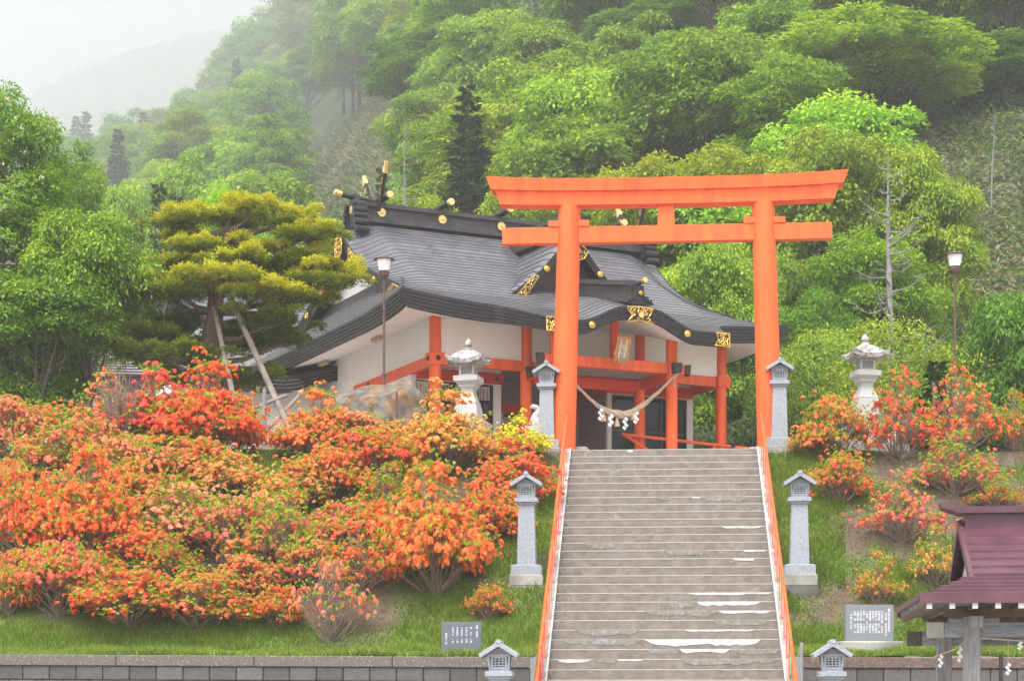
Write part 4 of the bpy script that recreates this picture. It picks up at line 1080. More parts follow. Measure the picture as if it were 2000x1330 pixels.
def shide(parent, o, h, w_=.055, m='paper', turn=0.0):
    m_ = MB(); R_ = Matrix.Rotation(turn, 3, 'Z')
    for k in range(4):
        z = -h * .16 - k * h * .21; x = (-1) ** k * w_ * .28
        c = [Vector((x - w_ * .6, 0, z)), Vector((x + w_ * .1, -.01, z - h * .16)), Vector((x + w_ * .6, 0, z - .0)), Vector((x - w_ * .1, .01, z + h * .16))]
        m_.add([o + R_ @ v for v in c], [(0, 1, 2, 3)]); 
    m_.tube([o, o + Vector((0, 0, -h * .1))], .004, n=4)
    return m_.build('paper_streamer', M[m], parent)
def tassel(parent, o, h=.30):
    m_ = MB(); m_.tube([o, o + Vector((0, 0, -.07))], .006, n=4)
    m_.lathe([(.012, -.07), (.034, -.085), (.034, -.105), (.026, -.12), (.045, -.17), (.065, -.24), (.078, -.30), (.0, -.285)], o, n=14); return m_.build('straw_tassel', M['straw'], parent, smooth=60)
for x, y, h in ((1171, 795, .34), (1191, 806, .36), (1219, 812, .36), (1240, 800, .36)): shide(rp, rl(x, y + 2) + Vector((0, -.06, 0)), h, .1)
for x, y in ((1179, 795), (1205, 805), (1236, 792)): tassel(rp, rl(x, y + 4) + Vector((0, .0, 0)))
MB().tube([rl(1318, 738), rl(1317, 750), rl(1316, 754)], [.015, .012, .02], n=6).build('loose_end', M['rope'], rp)
# paper streamers on a cord under the entrance lintel
er = empty('entrance_streamers', SO + E1 * 3.8 + E2 * 2.95 + Vector((0, 0, 7.65 - ZB)), SR, 'white folded paper streamers hanging in a row at the dark entrance doors', 'paper streamers')
for s in (-1.15, -.62, .35, .95, 1.3): shide(er, Vector((s, 0, 0)), .34, .12)
MB().tube([(-1.3, 0, .0), (1.35, 0, 0)], .008, n=5).build('cord', M['straw'], er)

# ---------------------------------------------------------------- rear hall behind the shrine
rh = empty('rear_hall', P(520, 700, 68) + Vector((0, 0, 0)), SR, 'smaller slate roofed hall partly hidden behind the golden pine and the shrine', 'building')
ro = rh.location.copy(); rh.location.z = 5.1
def rz_(z): return z - 5.1
m_ = MB(); Lh, Wd = 5.0, 3.2
zz = lambda y, Y=68: (CY - y) / F * Y
e0, p0_ = zz(655), zz(555)
m_.bbox(-2.5, 2.5, -2.2, 2.2, 0, rz_(e0)); m_.build('wall', M['plaster'], rh)
m_ = MB()
for sg in (-1, 1):
    for k in range(14):
        q0, q1 = k / 14, (k + 1) / 14; f_ = lambda q: (sg * (Wd - Wd * q), rz_(e0 - .3 + (p0_ - e0 + .3) * (q ** 1.25)))
        (t0, z0), (t1, z1) = f_(q0), f_(q1)
        vs = [(-3.3, t0, z0 + .03), (3.3, t0, z0 + .03), (3.3, t1, z1), (-3.3, t1, z1), (-3.3, t0, z0 - .01), (3.3, t0, z0 - .01)]
        m_.add(vs, [(0, 1, 2, 3) if sg < 0 else (3, 2, 1, 0), (4, 5, 1, 0) if sg < 0 else (0, 1, 5, 4)])
m_.build('roof', M['slate'], rh)
m_ = MB(); m_.bbox(-3.4, 3.4, -.16, .16, rz_(p0_ - .05), rz_(p0_ + .35)); m_.build('ridge', M['fascia_dark'], rh)
m_ = MB()
for sg in (-1, 1):
    for x in (-3.35, 3.3):
        A = [Vector((x, sg * (Wd - Wd * q / 10), rz_(e0 - .3 + (p0_ - e0 + .3) * ((q / 10) ** 1.25)) + .05)) for q in range(11)]; B = [v + Vector((0, 0, -.32)) for v in A]
        m_.strip(A, B); m_.strip([v + Vector((.06, 0, 0)) for v in B], [v + Vector((.06, 0, 0)) for v in A]); m_.strip(B, [v + Vector((.06, 0, 0)) for v in B]); m_.strip([v + Vector((.06, 0, 0)) for v in A], A)
m_.bbox(-3.3, 3.3, -Wd - .05, -Wd + .03, rz_(e0 - .3) - .3, rz_(e0 - .3) + .03)
m_.build('bargeboard', M['fascia_dark'], rh)
# ---------------------------------------------------------------- trees
def crown_quads(seed, blobs, nspray, per, L, Wf=.5, spread=.35, droop=.9, up=.55, low=-.35, tips=.0, rb=None):
    """leaf quads on the shells of many lobes; returns (V, var)"""
    g = np.random.default_rng(seed); c = np.array([b[0] for b in blobs], float); r = np.array([b[1] for b in blobs], float)
    wgt = r[:, 0] * r[:, 1] + r[:, 0] * r[:, 2]; wgt = wgt / wgt.sum()
    n = int(nspray * 1.9); bi = g.choice(len(blobs), n, p=wgt)
    d = unit(g.normal(size=(n, 3))); keep = d[:, 2] > low * (1 + .6 * g.random(n)); d = d[keep]; bi = bi[keep]
    rad = 1.14 - .55 * g.random(len(d)) ** 1.5
    p = c[bi] + d * r[bi] * rad[:, None]
    # drop what lies deep inside another lobe
    inside = np.zeros(len(p), bool)
    for k in range(len(blobs)):
        q = (p - c[k]) / r[k]; inside |= ((q ** 2).sum(1) < .42) & (bi != k)
    p = p[~inside]; d = d[~inside]; bi = bi[~inside]
    p = p[:nspray]; d = d[:nspray]; bi = bi[:nspray]; m = len(p)
    N = unit(d * (1 - up) + np.array([0, 0, 1.0]) * up + g.normal(size=(m, 3)) * .15)
    a = unit(np.cross(N, np.array([.3, .9, .1]))); b = np.cross(N, a)
    th = g.random((m, per)) * 2 * np.pi; rr = np.sqrt(g.random((m, per))) * spread * (.6 + .8 * g.random((m, 1)))
    rdir = a[:, None] * np.cos(th)[..., None] + b[:, None] * np.sin(th)[..., None]
    out_ = unit(d * np.array([1, 1, .25]))
    pos = p[:, None] + rdir * rr[..., None] + out_[:, None] * 0
    pos[..., 2] -= droop * (rr / spread) ** 2 * spread * .55
    ld = unit(rdir * .8 + out_[:, None] * .5 + np.array([0, 0, -1.0]) * (droop * (.35 + .5 * (rr / spread)[..., None])) + g.normal(size=(m, per, 3)) * .28)
    ln = unit(N[:, None] + rdir * .45 * (rr / spread)[..., None] + g.normal(size=(m, per, 3)) * .28); ln = unit(ln - ld * (ln * ld).sum(-1, keepdims=True))
    Ls = L * (.7 + .6 * g.random(m * per)); V_ = kites(pos.reshape(-1, 3), ld.reshape(-1, 3), ln.reshape(-1, 3), Ls, Ls * Wf)
    bv = g.random(len(blobs)) * .35; sv = g.random(m) * .35
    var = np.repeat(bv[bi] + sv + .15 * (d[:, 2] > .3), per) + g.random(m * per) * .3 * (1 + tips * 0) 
    return V_, np.clip(var, 0, 1)

def limb_mesh(seed, H, r0, targets, forks, lean=(0, 0), mt='bark', base=0):
    g = random.Random(seed); m_ = MB(); top = Vector((lean[0], lean[1], H))
    tp = [Vector((0, 0, -.6)), Vector((0, 0, 0)), top * .35 + Vector((g.uniform(-.1, .1), 0, 0)), top * .7, top]
    m_.tube(tp, [r0 * 1.25, r0 * 1.05, r0 * .85, r0 * .6, r0 * .25], n=8)
    for t in targets:
        t = Vector(t); q = g.uniform(*forks); a = top * q; mid = a.lerp(t, .5) + Vector((g.uniform(-.2, .2), g.uniform(-.2, .2), -abs(t.z - a.z) * .18 + g.uniform(-.1, .2)))
        r_ = r0 * .42 * (1 - q * .4)
        m_.tube([a, a.lerp(mid, .5) + Vector((0, 0, -.05)), mid, t], [r_, r_ * .8, r_ * .55, r_ * .12], n=5, cap=False)
        for _ in range(2):
            s_ = mid.lerp(t, g.uniform(0, .6)); e = s_ + Vector((g.uniform(-1, 1), g.uniform(-1, 1), g.uniform(.0, .9))) * (t - a).length * .28
            m_.tube([s_, s_.lerp(e, .5) + Vector((0, 0, .05)), e], [r_ * .3, r_ * .2, r_ * .06], n=4, cap=False)
    return m_

def broadleaf(seed, Rr, z0, z1, nl, nspray, per, L, lobe=(.28, .42), **k):
    """lobes fill an ellipsoid between z0 and z1; returns crown arrays and limb targets"""
    g = np.random.default_rng(seed); blobs = []; zc = (z0 + z1) / 2; hz = (z1 - z0) / 2
    tries = 0
    while len(blobs) < nl and tries < 4000:
        tries += 1
        d = unit(g.normal(size=3)); q = g.random() ** .4
        if d[2] < -.55: continue
        r = Rr * g.uniform(*lobe); p = np.array([d[0] * (Rr - r * .8) * q, d[1] * (Rr - r * .8) * q, zc + d[2] * (hz - r * .5) * q])
        if all(np.linalg.norm(p - b[0]) > .55 * (r + b[1][0]) * .8 for b in blobs): blobs.append((p, np.array([r, r, r * g.uniform(.5, .68)])))
    V_, var = crown_quads(seed + 1, blobs, nspray, per, L, **k)
    return V_, var, [b[0] for b in blobs]

KINDS = {}
def kind(name, seed, Rr, z0, z1, nl, nspray, per, L, leafmat='leaf', barkmat='bark', r0=.2, forks=(.35, .95), **k):
    V_, var, tg_ = broadleaf(seed, Rr, z0, z1, nl, nspray, per, L, **k)
    cm = np_mesh('crown', V_, var, M[leafmat]); tb = limb_mesh(seed, z1 * .78, r0, tg_, forks)
    me = bpy.data.meshes.new('trunk'); me.from_pydata(tb.v, [], tb.f); me.materials.append(M[barkmat]); me.polygons.foreach_set('use_smooth', [True] * len(me.polygons))
    KINDS[name] = (me, cm)
def put(name, loc, label, scale=1, rz=0, col=(1, 1, 1), group=None, cat='tree', kn='tree', lean=(0, 0)):
    tm, cm = KINDS[name]; sc3 = scale if hasattr(scale, '__len__') else (scale, scale, scale)
    r = empty(kn, loc, rz, label, cat, group); r.scale = sc3; r.rotation_euler = (lean[0], lean[1], rz)
    t = link('trunk', tm, r); c = link('crown', cm, r); q = 1.3 if name[0] == 'h' else 1.0; c.color = (col[0] * q, col[1] * q, col[2] * q, 1); return r
# hillside kinds
kind('h1', 101, 4.6, 2.4, 11.5, 46, 2600, 11, .28, r0=.2, lobe=(.22, .36))
kind('h2', 202, 4.2, 2.2, 10.5, 40, 2400, 11, .27, droop=.7, lobe=(.22, .36))
kind('h3', 303, 5.2, 3.0, 12.5, 60, 3000, 11, .27, droop=.6, up=.7, lobe=(.18, .3))
kind('h4', 404, 3.6, 3.2, 12.0, 34, 1700, 11, .28, spread=.45, up=.7, lobe=(.2, .32))
kind('h5', 505, 5.0, 2.2, 9.5, 48, 2700, 11, .27, up=.75, spread=.42, lobe=(.2, .32))
# finer kinds for the trees just behind the shrine
kind('m1', 606, 4.0, .8, 8.0, 60, 6000, 9, .165, spread=.3, up=.8, droop=.5, lobe=(.17, .28), Wf=.6)
kind('m2', 707, 4.0, .9, 8.5, 56, 5800, 9, .17, spread=.32, droop=.9, up=.7, lobe=(.18, .3), Wf=.55)
# near kinds
kind('n1', 808, 2.9, 1.4, 9.6, 64, 5400, 9, .12, leafmat='leaf_near', r0=.17, spread=.26, up=.75, droop=.5, lobe=(.17, .27), Wf=.55)
kind('n2', 909, 2.6, 2.7, 6.0, 46, 4300, 9, .12, leafmat='leaf_near', r0=.11, spread=.32, droop=.8, up=.75, lobe=(.18, .3), Wf=.6)
kind('n3', 1010, 2.2, .6, 4.8, 40, 3000, 9, .13, leafmat='leaf_near', r0=.12, spread=.22, up=.5, lobe=(.24, .36))
kind('n4', 1111, 2.6, .9, 3.9, 26, 1500, 8, .10, leafmat='leaf_near', r0=.1, spread=.3, up=.8, lobe=(.26, .4), forks=(.05, .5), droop=.5)

def fir_kind(name, seed, H, Rr, z0, step, L, nper=30):
    g = np.random.default_rng(seed); P_ = []; D = []; N = []; Ls = []; var = []; tb = MB(); gr = random.Random(seed)
    tb.tube([(0, 0, -.6), (0, 0, H * .5), (0, 0, H)], [.16, .1, .015], n=7); z = z0
    while z < H * .985:
        rr_ = Rr * (1 - (z - z0) / (H - z0)) ** .8 * g.uniform(.75, 1.1) + .12; nb = 6 if rr_ > .6 else 4; a0 = g.random() * 6
        for b in range(nb):
            a = a0 + b * 2 * math.pi / nb + g.uniform(-.3, .3); ln = rr_ * g.uniform(.7, 1.05); dr = np.array([math.cos(a), math.sin(a), 0])
            tb.tube([Vector((0, 0, z)), Vector(dr * ln * .55) + Vector((0, 0, z - ln * .08)), Vector(dr * ln) + Vector((0, 0, z - ln * .1))], [.03, .018, .006], n=3, cap=False)
            n = int(nper * max(.4, ln)); q = g.random(n) ** .75
            side = np.array([-dr[1], dr[0], 0]); wd = (.32 * ln * (1.05 - q) + .06) * g.uniform(-1, 1, n)
            p = dr * (q * ln)[:, None] + side * wd[:, None]; p[:, 2] += z - .1 * ln * q + g.normal(size=n) * .03 - np.abs(wd) * .15
            dd = unit(dr * .7 + side * np.sign(wd)[:, None] * .7 + g.normal(size=(n, 3)) * .25 + np.array([0, 0, -.1]))
            P_.append(p); D.append(dd); N.append(unit(np.array([0, 0, 1.0]) + g.normal(size=(n, 3)) * .35)); Ls.append(L * (.6 + .7 * g.random(n))); var.append(np.clip(.15 + .5 * q * g.random(n) + .2 * g.random(n), 0, 1))
        z += step * g.uniform(.8, 1.2)
    p = np.concatenate(P_); d = np.concatenate(D); nn = np.concatenate(N); nn = unit(nn - d * (nn * d).sum(-1, keepdims=True)); l = np.concatenate(Ls)
    cm = np_mesh('crown', kites(p, d, nn, l, l * .5), np.concatenate(var), M['fir'])
    me = bpy.data.meshes.new('trunk'); me.from_pydata(tb.v, [], tb.f); me.materials.append(M['bark_pale']); KINDS[name] = (me, cm)
fir_kind('f1', 11, 9.5, 1.9, .8, .34, .34, 46)
fir_kind('f2', 12, 12.5, 1.7, 4.6, .42, .4, 46)
def bare_kind(name, seed, H, r0, Rr, z0, nb, up=.1):
    g = random.Random(seed); tb = MB(); bend = g.uniform(-.3, .3)
    tb.tube([(0, 0, -.6), (bend * .3, 0, H * .4), (bend, 0, H * .75), (bend * 1.1, 0, H)], [r0 * 1.2, r0, r0 * .55, r0 * .08], n=7)
    for b in range(nb):
        z = z0 + (H * .97 - z0) * (b / nb) ** 1.1; ln = Rr * (1 - (z - z0) / (H - z0)) ** .7 * g.uniform(.5, 1.1); a = g.uniform(0, 6.28)
        d = Vector((math.cos(a), math.sin(a), 0)); o = Vector((bend * z / H, 0, z)); e = o + d * ln + Vector((0, 0, up * ln + g.uniform(-.2, .3) * ln)); mid = o.lerp(e, .5) + Vector((0, 0, -.13 * ln))
        tb.tube([o, mid, e], [r0 * .3, r0 * .18, .004], n=4, cap=False)
        for _ in range(4):
            s_ = mid.lerp(e, g.uniform(-.4, .8)); f_ = s_ + Vector((g.uniform(-1, 1), g.uniform(-1, 1), g.uniform(-.3, .7))) * ln * .35; tb.tube([s_, s_.lerp(f_, .5) + Vector((0, 0, .04)), f_], [r0 * .12, r0 * .08, .003], n=3, cap=False)
    me = bpy.data.meshes.new('trunk'); me.from_pydata(tb.v, [], tb.f); me.materials.append(M['bark_pale']); KINDS[name] = me
bare_kind('b1', 21, 6.6, .075, 2.0, .9, 40, .35); bare_kind('b2', 22, 7.5, .055, 1.7, 1.5, 30, 0.1)

# base position from the column and top of a tree in the photograph at a chosen distance
def base(x, Y, sink=.2):
    X = (x - CX) / F * Y; z = hillz(X, Y) if Y > 46 else 5.08
    return Vector((X, Y, max(z, 5.05) - sink))
def hero(name, x, ytop, Y, label, Hn, Wn=None, col=(1, 1, 1), rz=0, wpx=None, **k):
    """scale the kind so its top reaches ytop and its crown is wpx wide"""
    b = base(x, Y); ht = (CY - ytop) / F * Y - b.z; s = ht / Hn; sx = s
    if wpx: sx = wpx / F * Y / (2 * Wn)
    return put(name, b, label, (sx, sx, s), rz, col, **k)
hero('h1', 1135, 85, 96, 'tall rounded bright green tree on the hillside above the left end of the gate beam', 12.4, 4.6, (.95, 1, .9), .5, 330)
hero('h5', 1400, 70, 112, 'broad green tree behind the middle of the gate on the upper hillside', 10.3, 5.0, (.95, 1, .9), 1.2, 420)
hero('h3', 1690, 20, 100, 'largest spreading yellow green tree on the upper right hillside', 13.3, 5.2, (1.15, 1.08, .9), 2.2, 520)
hero('h3', 890, 60, 180, 'dark layered oak like tree with long side branches on the foggy hillside', 13.3, 5.2, (.62, .72, .72), 4.0, 400)
hero('h2', 1960, 60, 104, 'green tree at the right edge of the upper hillside', 11.3, 4.2, (.8, .95, .9), 5, 300)
hero('h5', 1850, -10, 122, 'broad green tree cut by the top right of the picture', 10.3, 5.0, (.9, 1, .8), 2, 330)
hero('h3', 1975, 10, 135, 'green tree filling the top right corner', 13.3, 5.2, (.95, 1, .8), 1, 260)
hero('h2', 1310, 0, 135, 'dark green tree rising at the top of the picture left of the big spreading tree', 11.3, 4.2, (.75, .85, .8), 5, 330)
hero('m1', 1260, 245, 73, 'bright yellow green maple just above the gate beam left of centre', 8.6, 4.0, (1.5, 1.18, .7), .4, 330)
hero('m1', 1420, 228, 75, 'bright yellow green maple just above the gate beam right of centre', 8.6, 4.0, (1.45, 1.18, .7), 2.4, 330)
hero('m2', 1640, 185, 70, 'tall broad cherry with drooping light leaves at the right end of the gate', 9.2, 4.0, (1.2, 1.08, .9), 1.0, 400)
hero('m2', 1800, 250, 68, 'cherry with drooping leaf sprays right of the gate beam', 9.2, 4.0, (1.15, 1.08, .9), 3.0, 270)
hero('m1', 1700, 400, 63, 'green maple low behind the bare dead tree', 8.6, 4.0, (.9, 1, .7), 3.4, 330)
hero('m2', 1380, 410, 62, 'light leaved cherry seen through the gate beside the shrine roof', 9.2, 4.0, (1.1, 1.1, 1.0), 4.4, 300)
hero('m2', 1500, 440, 64, 'cherry behind the right pillar of the gate', 9.2, 4.0, (.95, 1.0, .8), 5.4, 240)
hero('m1', 1580, 520, 60, 'dark green undergrowth tree behind the right pillar foot', 8.6, 4.0, (.6, .8, .7), 5.9, 240)
hero('m1', 1010, 300, 84, 'light green tree left of the gate beam behind the shrine ridge', 8.6, 4.0, (1.25, 1.1, .7), .9, 230)
hero('m1', 840, 322, 78, 'bright green maple directly behind the roof finials', 8.6, 4.0, (1.2, 1.1, .6), 2, 200)
hero('m1', 650, 372, 76, 'bright green maple behind the left end of the shrine ridge', 8.6, 4.0, (.95, 1.15, .5), 3, 150)
hero('h1', 830, 235, 120, 'mid green tree on the slope right of the roof finials', 12.4, 4.6, (.85, 1, .9), 3, 150)
hero('h4', 545, 190, 290, 'pale airy tree standing alone in the mist beside the dry grass slope', 12.8, 3.6, (1, 1, .9), 1, 180)
hero('h1', 405, 185, 420, 'hazy tree with a forked crown on the misty skyline', 12.4, 4.6, (.9, 1, .9), 1, 120)
hero('h3', 450, 305, 68, 'large leaved light green tree above the golden pine', 13.3, 5.2, (.95, 1.15, .8), 2, 210)
hero('h2', 370, 262, 150, 'pale green tree left of the misty slope', 11.3, 4.2, (1, 1.05, .8), 2, 190)
hero('h1', 230, 295, 120, 'soft green tree between the near left trees and the misty hill', 12.4, 4.6, (1, 1.08, .8), .5, 200)
hero('f2', 915, 152, 92, 'tall dark fir with bare lower trunk left of the gate beam', 12.7, 1.7, (1, 1, 1), 0, 150)
hero('f1', 310, 320, 80, 'dark spruce behind the left side of the golden pine', 9.7, 1.9, (1.3, 1.05, .7), 0, 120)
hero('f1', 345, 345, 77, 'shorter dark spruce beside the first one behind the golden pine', 9.7, 1.9, (1, 1, .8), 2, 110)
hero('f1', 270, 400, 74, 'dark spruce low at the left behind the golden pine', 9.7, 1.9, (1.3, 1.05, .7), 3, 110)
hero('f1', 583, 345, 105, 'small dark spruce at the foot of the dry grass slope', 9.7, 1.9, (1, 1, .8), 1, 65)
hero('f1', 745, 300, 92, 'small spruce behind the crossed roof finials', 9.7, 1.9, (1.2, 1.1, .8), 4, 80)
for kn, x, yt, Y, lb, H in (('b1', 1742, 290, 58, 'grey leafless dead tree right of the gate', 6.6), ('b2', 1935, 205, 84, 'bare grey trunk on the dry grass at the far right', 7.5), ('b2', 790, 222, 98, 'thin bare white trunk above the shrine finials', 7.5), ('b2', 960, 400, 80, 'bare twiggy tree between the shrine ridge and the gate beam', 7.5)):
    b = base(x, Y); ht = (CY - yt) / F * Y - b.z; s = ht / H
    r = empty('bare_tree', b, x * .01, lb, 'dead tree'); r.scale = (s, s, s); link('trunk', KINDS[kn], r)

# near trees on the terrace
hero('n1', 5, 95, 46, 'tall rowan with cream blossom clusters at the left edge', 10.0, 2.9, (.92, 1.05, .55), 0, 310)
hero('n2', 178, 345, 44.5, 'cherry tree with drooping light green leaves left of the golden pine', 6.5, 2.6, (1.15, 1.15, .6), 1, 270)
hero('n2', 70, 470, 44.0, 'dark leaved cherry in front of the maroon roofed house', 6.5, 2.6, (.8, .9, .5), 4, 330)
hero('n3', 55, 590, 45.2, 'dark leafy cherry bush low before the left house wall', 5.2, 2.2, (.75, .9, .45), 2, 270)
hero('n1', 165, 215, 56, 'dark green tree behind the rowan at the left', 10.0, 2.9, (.85, .95, .6), 3, 190)
hero('n3', 262, 560, 66, 'bright green bush like tree between the cherry and the pine', 5.2, 2.2, (1.1, 1.25, .5), 3, 190)
hero('n3', 1995, 490, 50, 'dense dark green maple at the right edge', 5.2, 2.2, (.6, .85, .35), 3, 250)
hero('n4', 1760, 575, 50.5, 'low spreading cherry with thin dark branches behind the right stone lantern', 4.3, 2.6, (1.35, 1.15, .8), 1, 360)
hero('n4', 1590, 590, 53, 'low spreading cherry just right of the gate pillar', 4.3, 2.6, (1.25, 1.15, .8), 4, 300)
hero('f1', 1830, 690, 47, 'dark low yew behind the right lamp post', 9.7, 1.9, (.9, 1, .8), 0, 170)
# cream blossom on the rowan
rw = [o for o in bpy.data.objects if o.get('label', '').startswith('tall rowan')][0]
g = np.random.default_rng(5); cmv = rw.children[1].data; co = np.empty(len(cmv.vertices) * 3, np.float32); cmv.vertices.foreach_get('co', co); co = co.reshape(-1, 3)
m_ = MB()
fr_v = np.where((co[:, 1] < -.6) & (co[:, 2] > 3))[0]
for i in g.choice(fr_v, 110, replace=False):
    p = co[i] + np.array([0, -.12, .05])
    for _ in range(7): q = p + g.normal(size=3) * np.array([.06, .06, .02]); m_.lathe([(.04, 0), (.025, .03)], q + np.array([0, 0, .04]), n=5)
m_.build('blossom', M['blossom'], rw)

# golden pine with cloud shaped pads
PY = 45.5
pn = empty('golden_pine', base(405, PY), 0, 'old garden pine with golden yellow cloud pruned pads propped by poles', 'pine tree'); pb = pn.location.copy()
pads = [(352, 430, 46, 17, 0), (448, 422, 45, 20, .3), (505, 424, 36, 18, -.8), (562, 425, 42, 19, .2), (614, 462, 42, 17, -.4), (345, 455, 32, 14, .8), (405, 496, 42, 14, -.9), (452, 470, 30, 12, .6),
        (525, 500, 62, 17, -.3), (326, 510, 52, 17, .4), (630, 520, 60, 17, .5), (482, 526, 52, 15, -.9), (572, 512, 44, 14, .9), (640, 552, 56, 18, -.5), (350, 572, 66, 20, -.7), (455, 568, 62, 20, -1.3), (520, 590, 56, 16, -1.0),
        (400, 545, 46, 14, .8), (528, 546, 50, 14, .5), (300, 548, 40, 16, .9), (590, 570, 40, 13, .8), (535, 634, 56, 15, -.6), (470, 640, 46, 14, .9), (330, 620, 52, 16, .9), (318, 680, 62, 22, .6), (400, 655, 50, 15, 1.2), (465, 728, 46, 14, .7), (300, 665, 46, 18, -.6), (555, 655, 36, 10, .4), (345, 700, 60, 16, -.9), (372, 735, 60, 14, .6)]
k = PY / F; pc = []; V_ = []; va = []
for i, (x, y, rx, ry, dy) in enumerate(pads):
    c = Vector(((x - CX) * k, dy, (CY - y) * k - pb.z)); c.x -= pb.x; pc.append(c); r = np.array([rx * k * 1.12, rx * k * .95, ry * k * 1.35])
    g = np.random.default_rng(i); sub = [(np.array(c) + g.normal(size=3) * r * np.array([.6, .55, .4]), r * np.array([.24, .24, .32]) * g.uniform(.6, 1.4)) for _ in range(22)]
    n = int(18 * rx); a, v = crown_quads(900 + i, sub, n, 9, .075, Wf=.42, spread=.11, droop=-.5, up=.6, low=-.4)
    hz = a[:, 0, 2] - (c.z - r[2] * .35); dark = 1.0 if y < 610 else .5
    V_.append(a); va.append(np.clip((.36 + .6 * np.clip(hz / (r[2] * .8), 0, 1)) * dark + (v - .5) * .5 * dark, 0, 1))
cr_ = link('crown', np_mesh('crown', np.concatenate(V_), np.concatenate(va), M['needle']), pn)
m_ = MB(); kk = lambda x, y, d=0: Vector(((x - CX) * k - pb.x, d, (CY - y) * k - pb.z))
sp = [kk(402, 760), kk(404, 710), kk(412, 660, .1), kk(420, 610, 0), kk(424, 560, -.1), kk(432, 510, 0), kk(444, 450, .1), kk(448, 425)]
m_.tube(sp, [.36, .3, .24, .2, .17, .14, .08, .03], n=10)
g = random.Random(3)
for i, c in enumerate(pc):
    zt_ = c.z - .1; best = min(range(len(sp) - 1), key=lambda j: abs(sp[j].z - (zt_ - .35))); a = sp[best].copy()
    e = c + Vector((0, 0, -.06)); mid = a.lerp(e, .45) + Vector((0, 0, -.14 + g.uniform(-.08, .08))); m3 = a.lerp(e, .78) + Vector((0, g.uniform(-.1, .1), -.09))
    m_.tube([a, mid, m3, e], [.085, .06, .04, .015], n=6, cap=False)
    for _ in range(7):
        q = e + Vector((g.uniform(-1, 1) * pads[i][2] * k * .8, g.uniform(-.3, .3), g.uniform(-.02, .12))); m_.tube([m3.lerp(e, g.random()), q.lerp(m3, .4) + Vector((0, 0, -.03)), q], [.022, .014, .005], n=4, cap=False)
m_.build('trunk', M['bark_pine'], pn, smooth=60)
def pole(a, b, r, label, mt='prop_wood', name='prop_pole', cat='pole'):
    d = b - a; o = MB().tube([Vector((0, 0, 0)), d * .5, d], [r * 1.15, r, r * .9], n=8).build(name, M[mt], None, smooth=50); o.location = a; return tag(o, label, cat)
pole(P(478, 880, 43.6), P(418, 600, 45.2), .065, 'long leaning prop pole under the pine, left of the pair')
pole(P(575, 860, 43.8), P(450, 582, 45.0), .07, 'thickest leaning prop pole of the pine ending beside the granite slab')
pole(P(515, 862, 43.5), P(517, 758, 43.5), .055, 'short weathered upright post standing on the lawn under the pine', 'wood_grey', 'post', 'post')
pole(P(488, 800, 43.8), P(560, 772, 44.2), .045, 'horizontal weathered rail tied to the post under the pine', 'wood_grey', 'fence_rail', 'rail')
pole(P(520, 842, 43.9), P(585, 772, 44.3), .05, 'diagonal brace crossing behind the post under the pine', 'prop_wood', 'prop_pole', 'pole')

# ---------------------------------------------------------------- hillside wood
dry = lambda xp, yp: (xp > 1770 and yp > 215) or (575 < xp < 775 and 225 < yp < 420)
hw = []; g = random.Random(77); Y = 70.0; count = 0; KN = ['h1', 'h2', 'h3', 'h4', 'h5']
GT = {0: ('leafy green tree in the wood on the right hillside', 'trees on the right hillside'), 1: ('hazy green tree in the wood on the middle hillside', 'trees on the middle hillside'), 2: ('pale fog veiled tree on the left hillside', 'trees on the misty left hillside')}
while Y < 900:
    sp_ = 5.6 + Y * .036; half = 1160 / F * Y; X = -half + g.uniform(0, sp_)
    while X < half:
        x_, y_ = X + g.uniform(-.35, .35) * sp_, Y + g.uniform(-.4, .4) * sp_; z = hillz(x_, y_)
        xp = x_ / y_ * F + CX; yp = CY - z / y_ * F; ytop = CY - (z + 11) / y_ * F
        slope_ok = hillz(x_ * .9, y_ * .9) / (y_ * .9) < z / y_ + .004
        if z > 6.0 and yp > -60 and slope_ok and not (535 < xp < 820 and ytop < 395 and yp > 262) and not (xp > 1775 and ytop < 600 and yp > 250) and not (y_ < 84 and 1750 < xp) and count < 292:
            kd = g.choice(KN); s = g.uniform(.8, 1.12) * (.8 if y_ < 90 else 1) * max(1, (sp_ / 10.0)); tn = g.uniform(.72, 1.15)
            cl = (tn * g.uniform(.85, 1.15), tn, tn * g.uniform(.7, .95)); zone = 0 if xp > 1150 else 1 if xp > 620 else 2
            if g.random() < .06: kd = g.choice(['f1', 'f2']); cl = (1, 1, 1)
            gp = GT[zone][1]; tw = 'dark green' if tn < .85 else 'mid green' if tn < 1.0 else 'light green'
            ws = ['above the left house', 'above the golden pine', 'above the shrine ridge', 'over the left beam end', 'over the gate beam middle', 'over the right beam end', 'at the far right']
            wz = ws[sum(1 for q in (300, 680, 930, 1180, 1400, 1700) if xp > q)]; hh = 'top' if ytop < 60 else 'upper' if ytop < 160 else 'middle' if ytop < 270 else 'lower'
            shp = {'h1': 'rounded', 'h2': 'drooping', 'h3': 'spreading', 'h4': 'narrow', 'h5': 'flat'}.get(kd, ''); big = 'large ' if s > 1.35 else 'small ' if s < .9 else ''
            lb = f'{big}{shp} {tw} tree on the {hh} {"misty " if zone == 2 else ""}slope {wz}'
            if kd[0] == 'f': lb = f'dark conifer on the {hh} slope {wz}'; gp = 'conifers on the hillside'
            put(kd, (x_, y_, z - .3), lb, (s, s, s * g.uniform(.85, 1.15)), g.uniform(0, 6.28), cl, gp); count += 1
        X += sp_
    Y += sp_ * .92
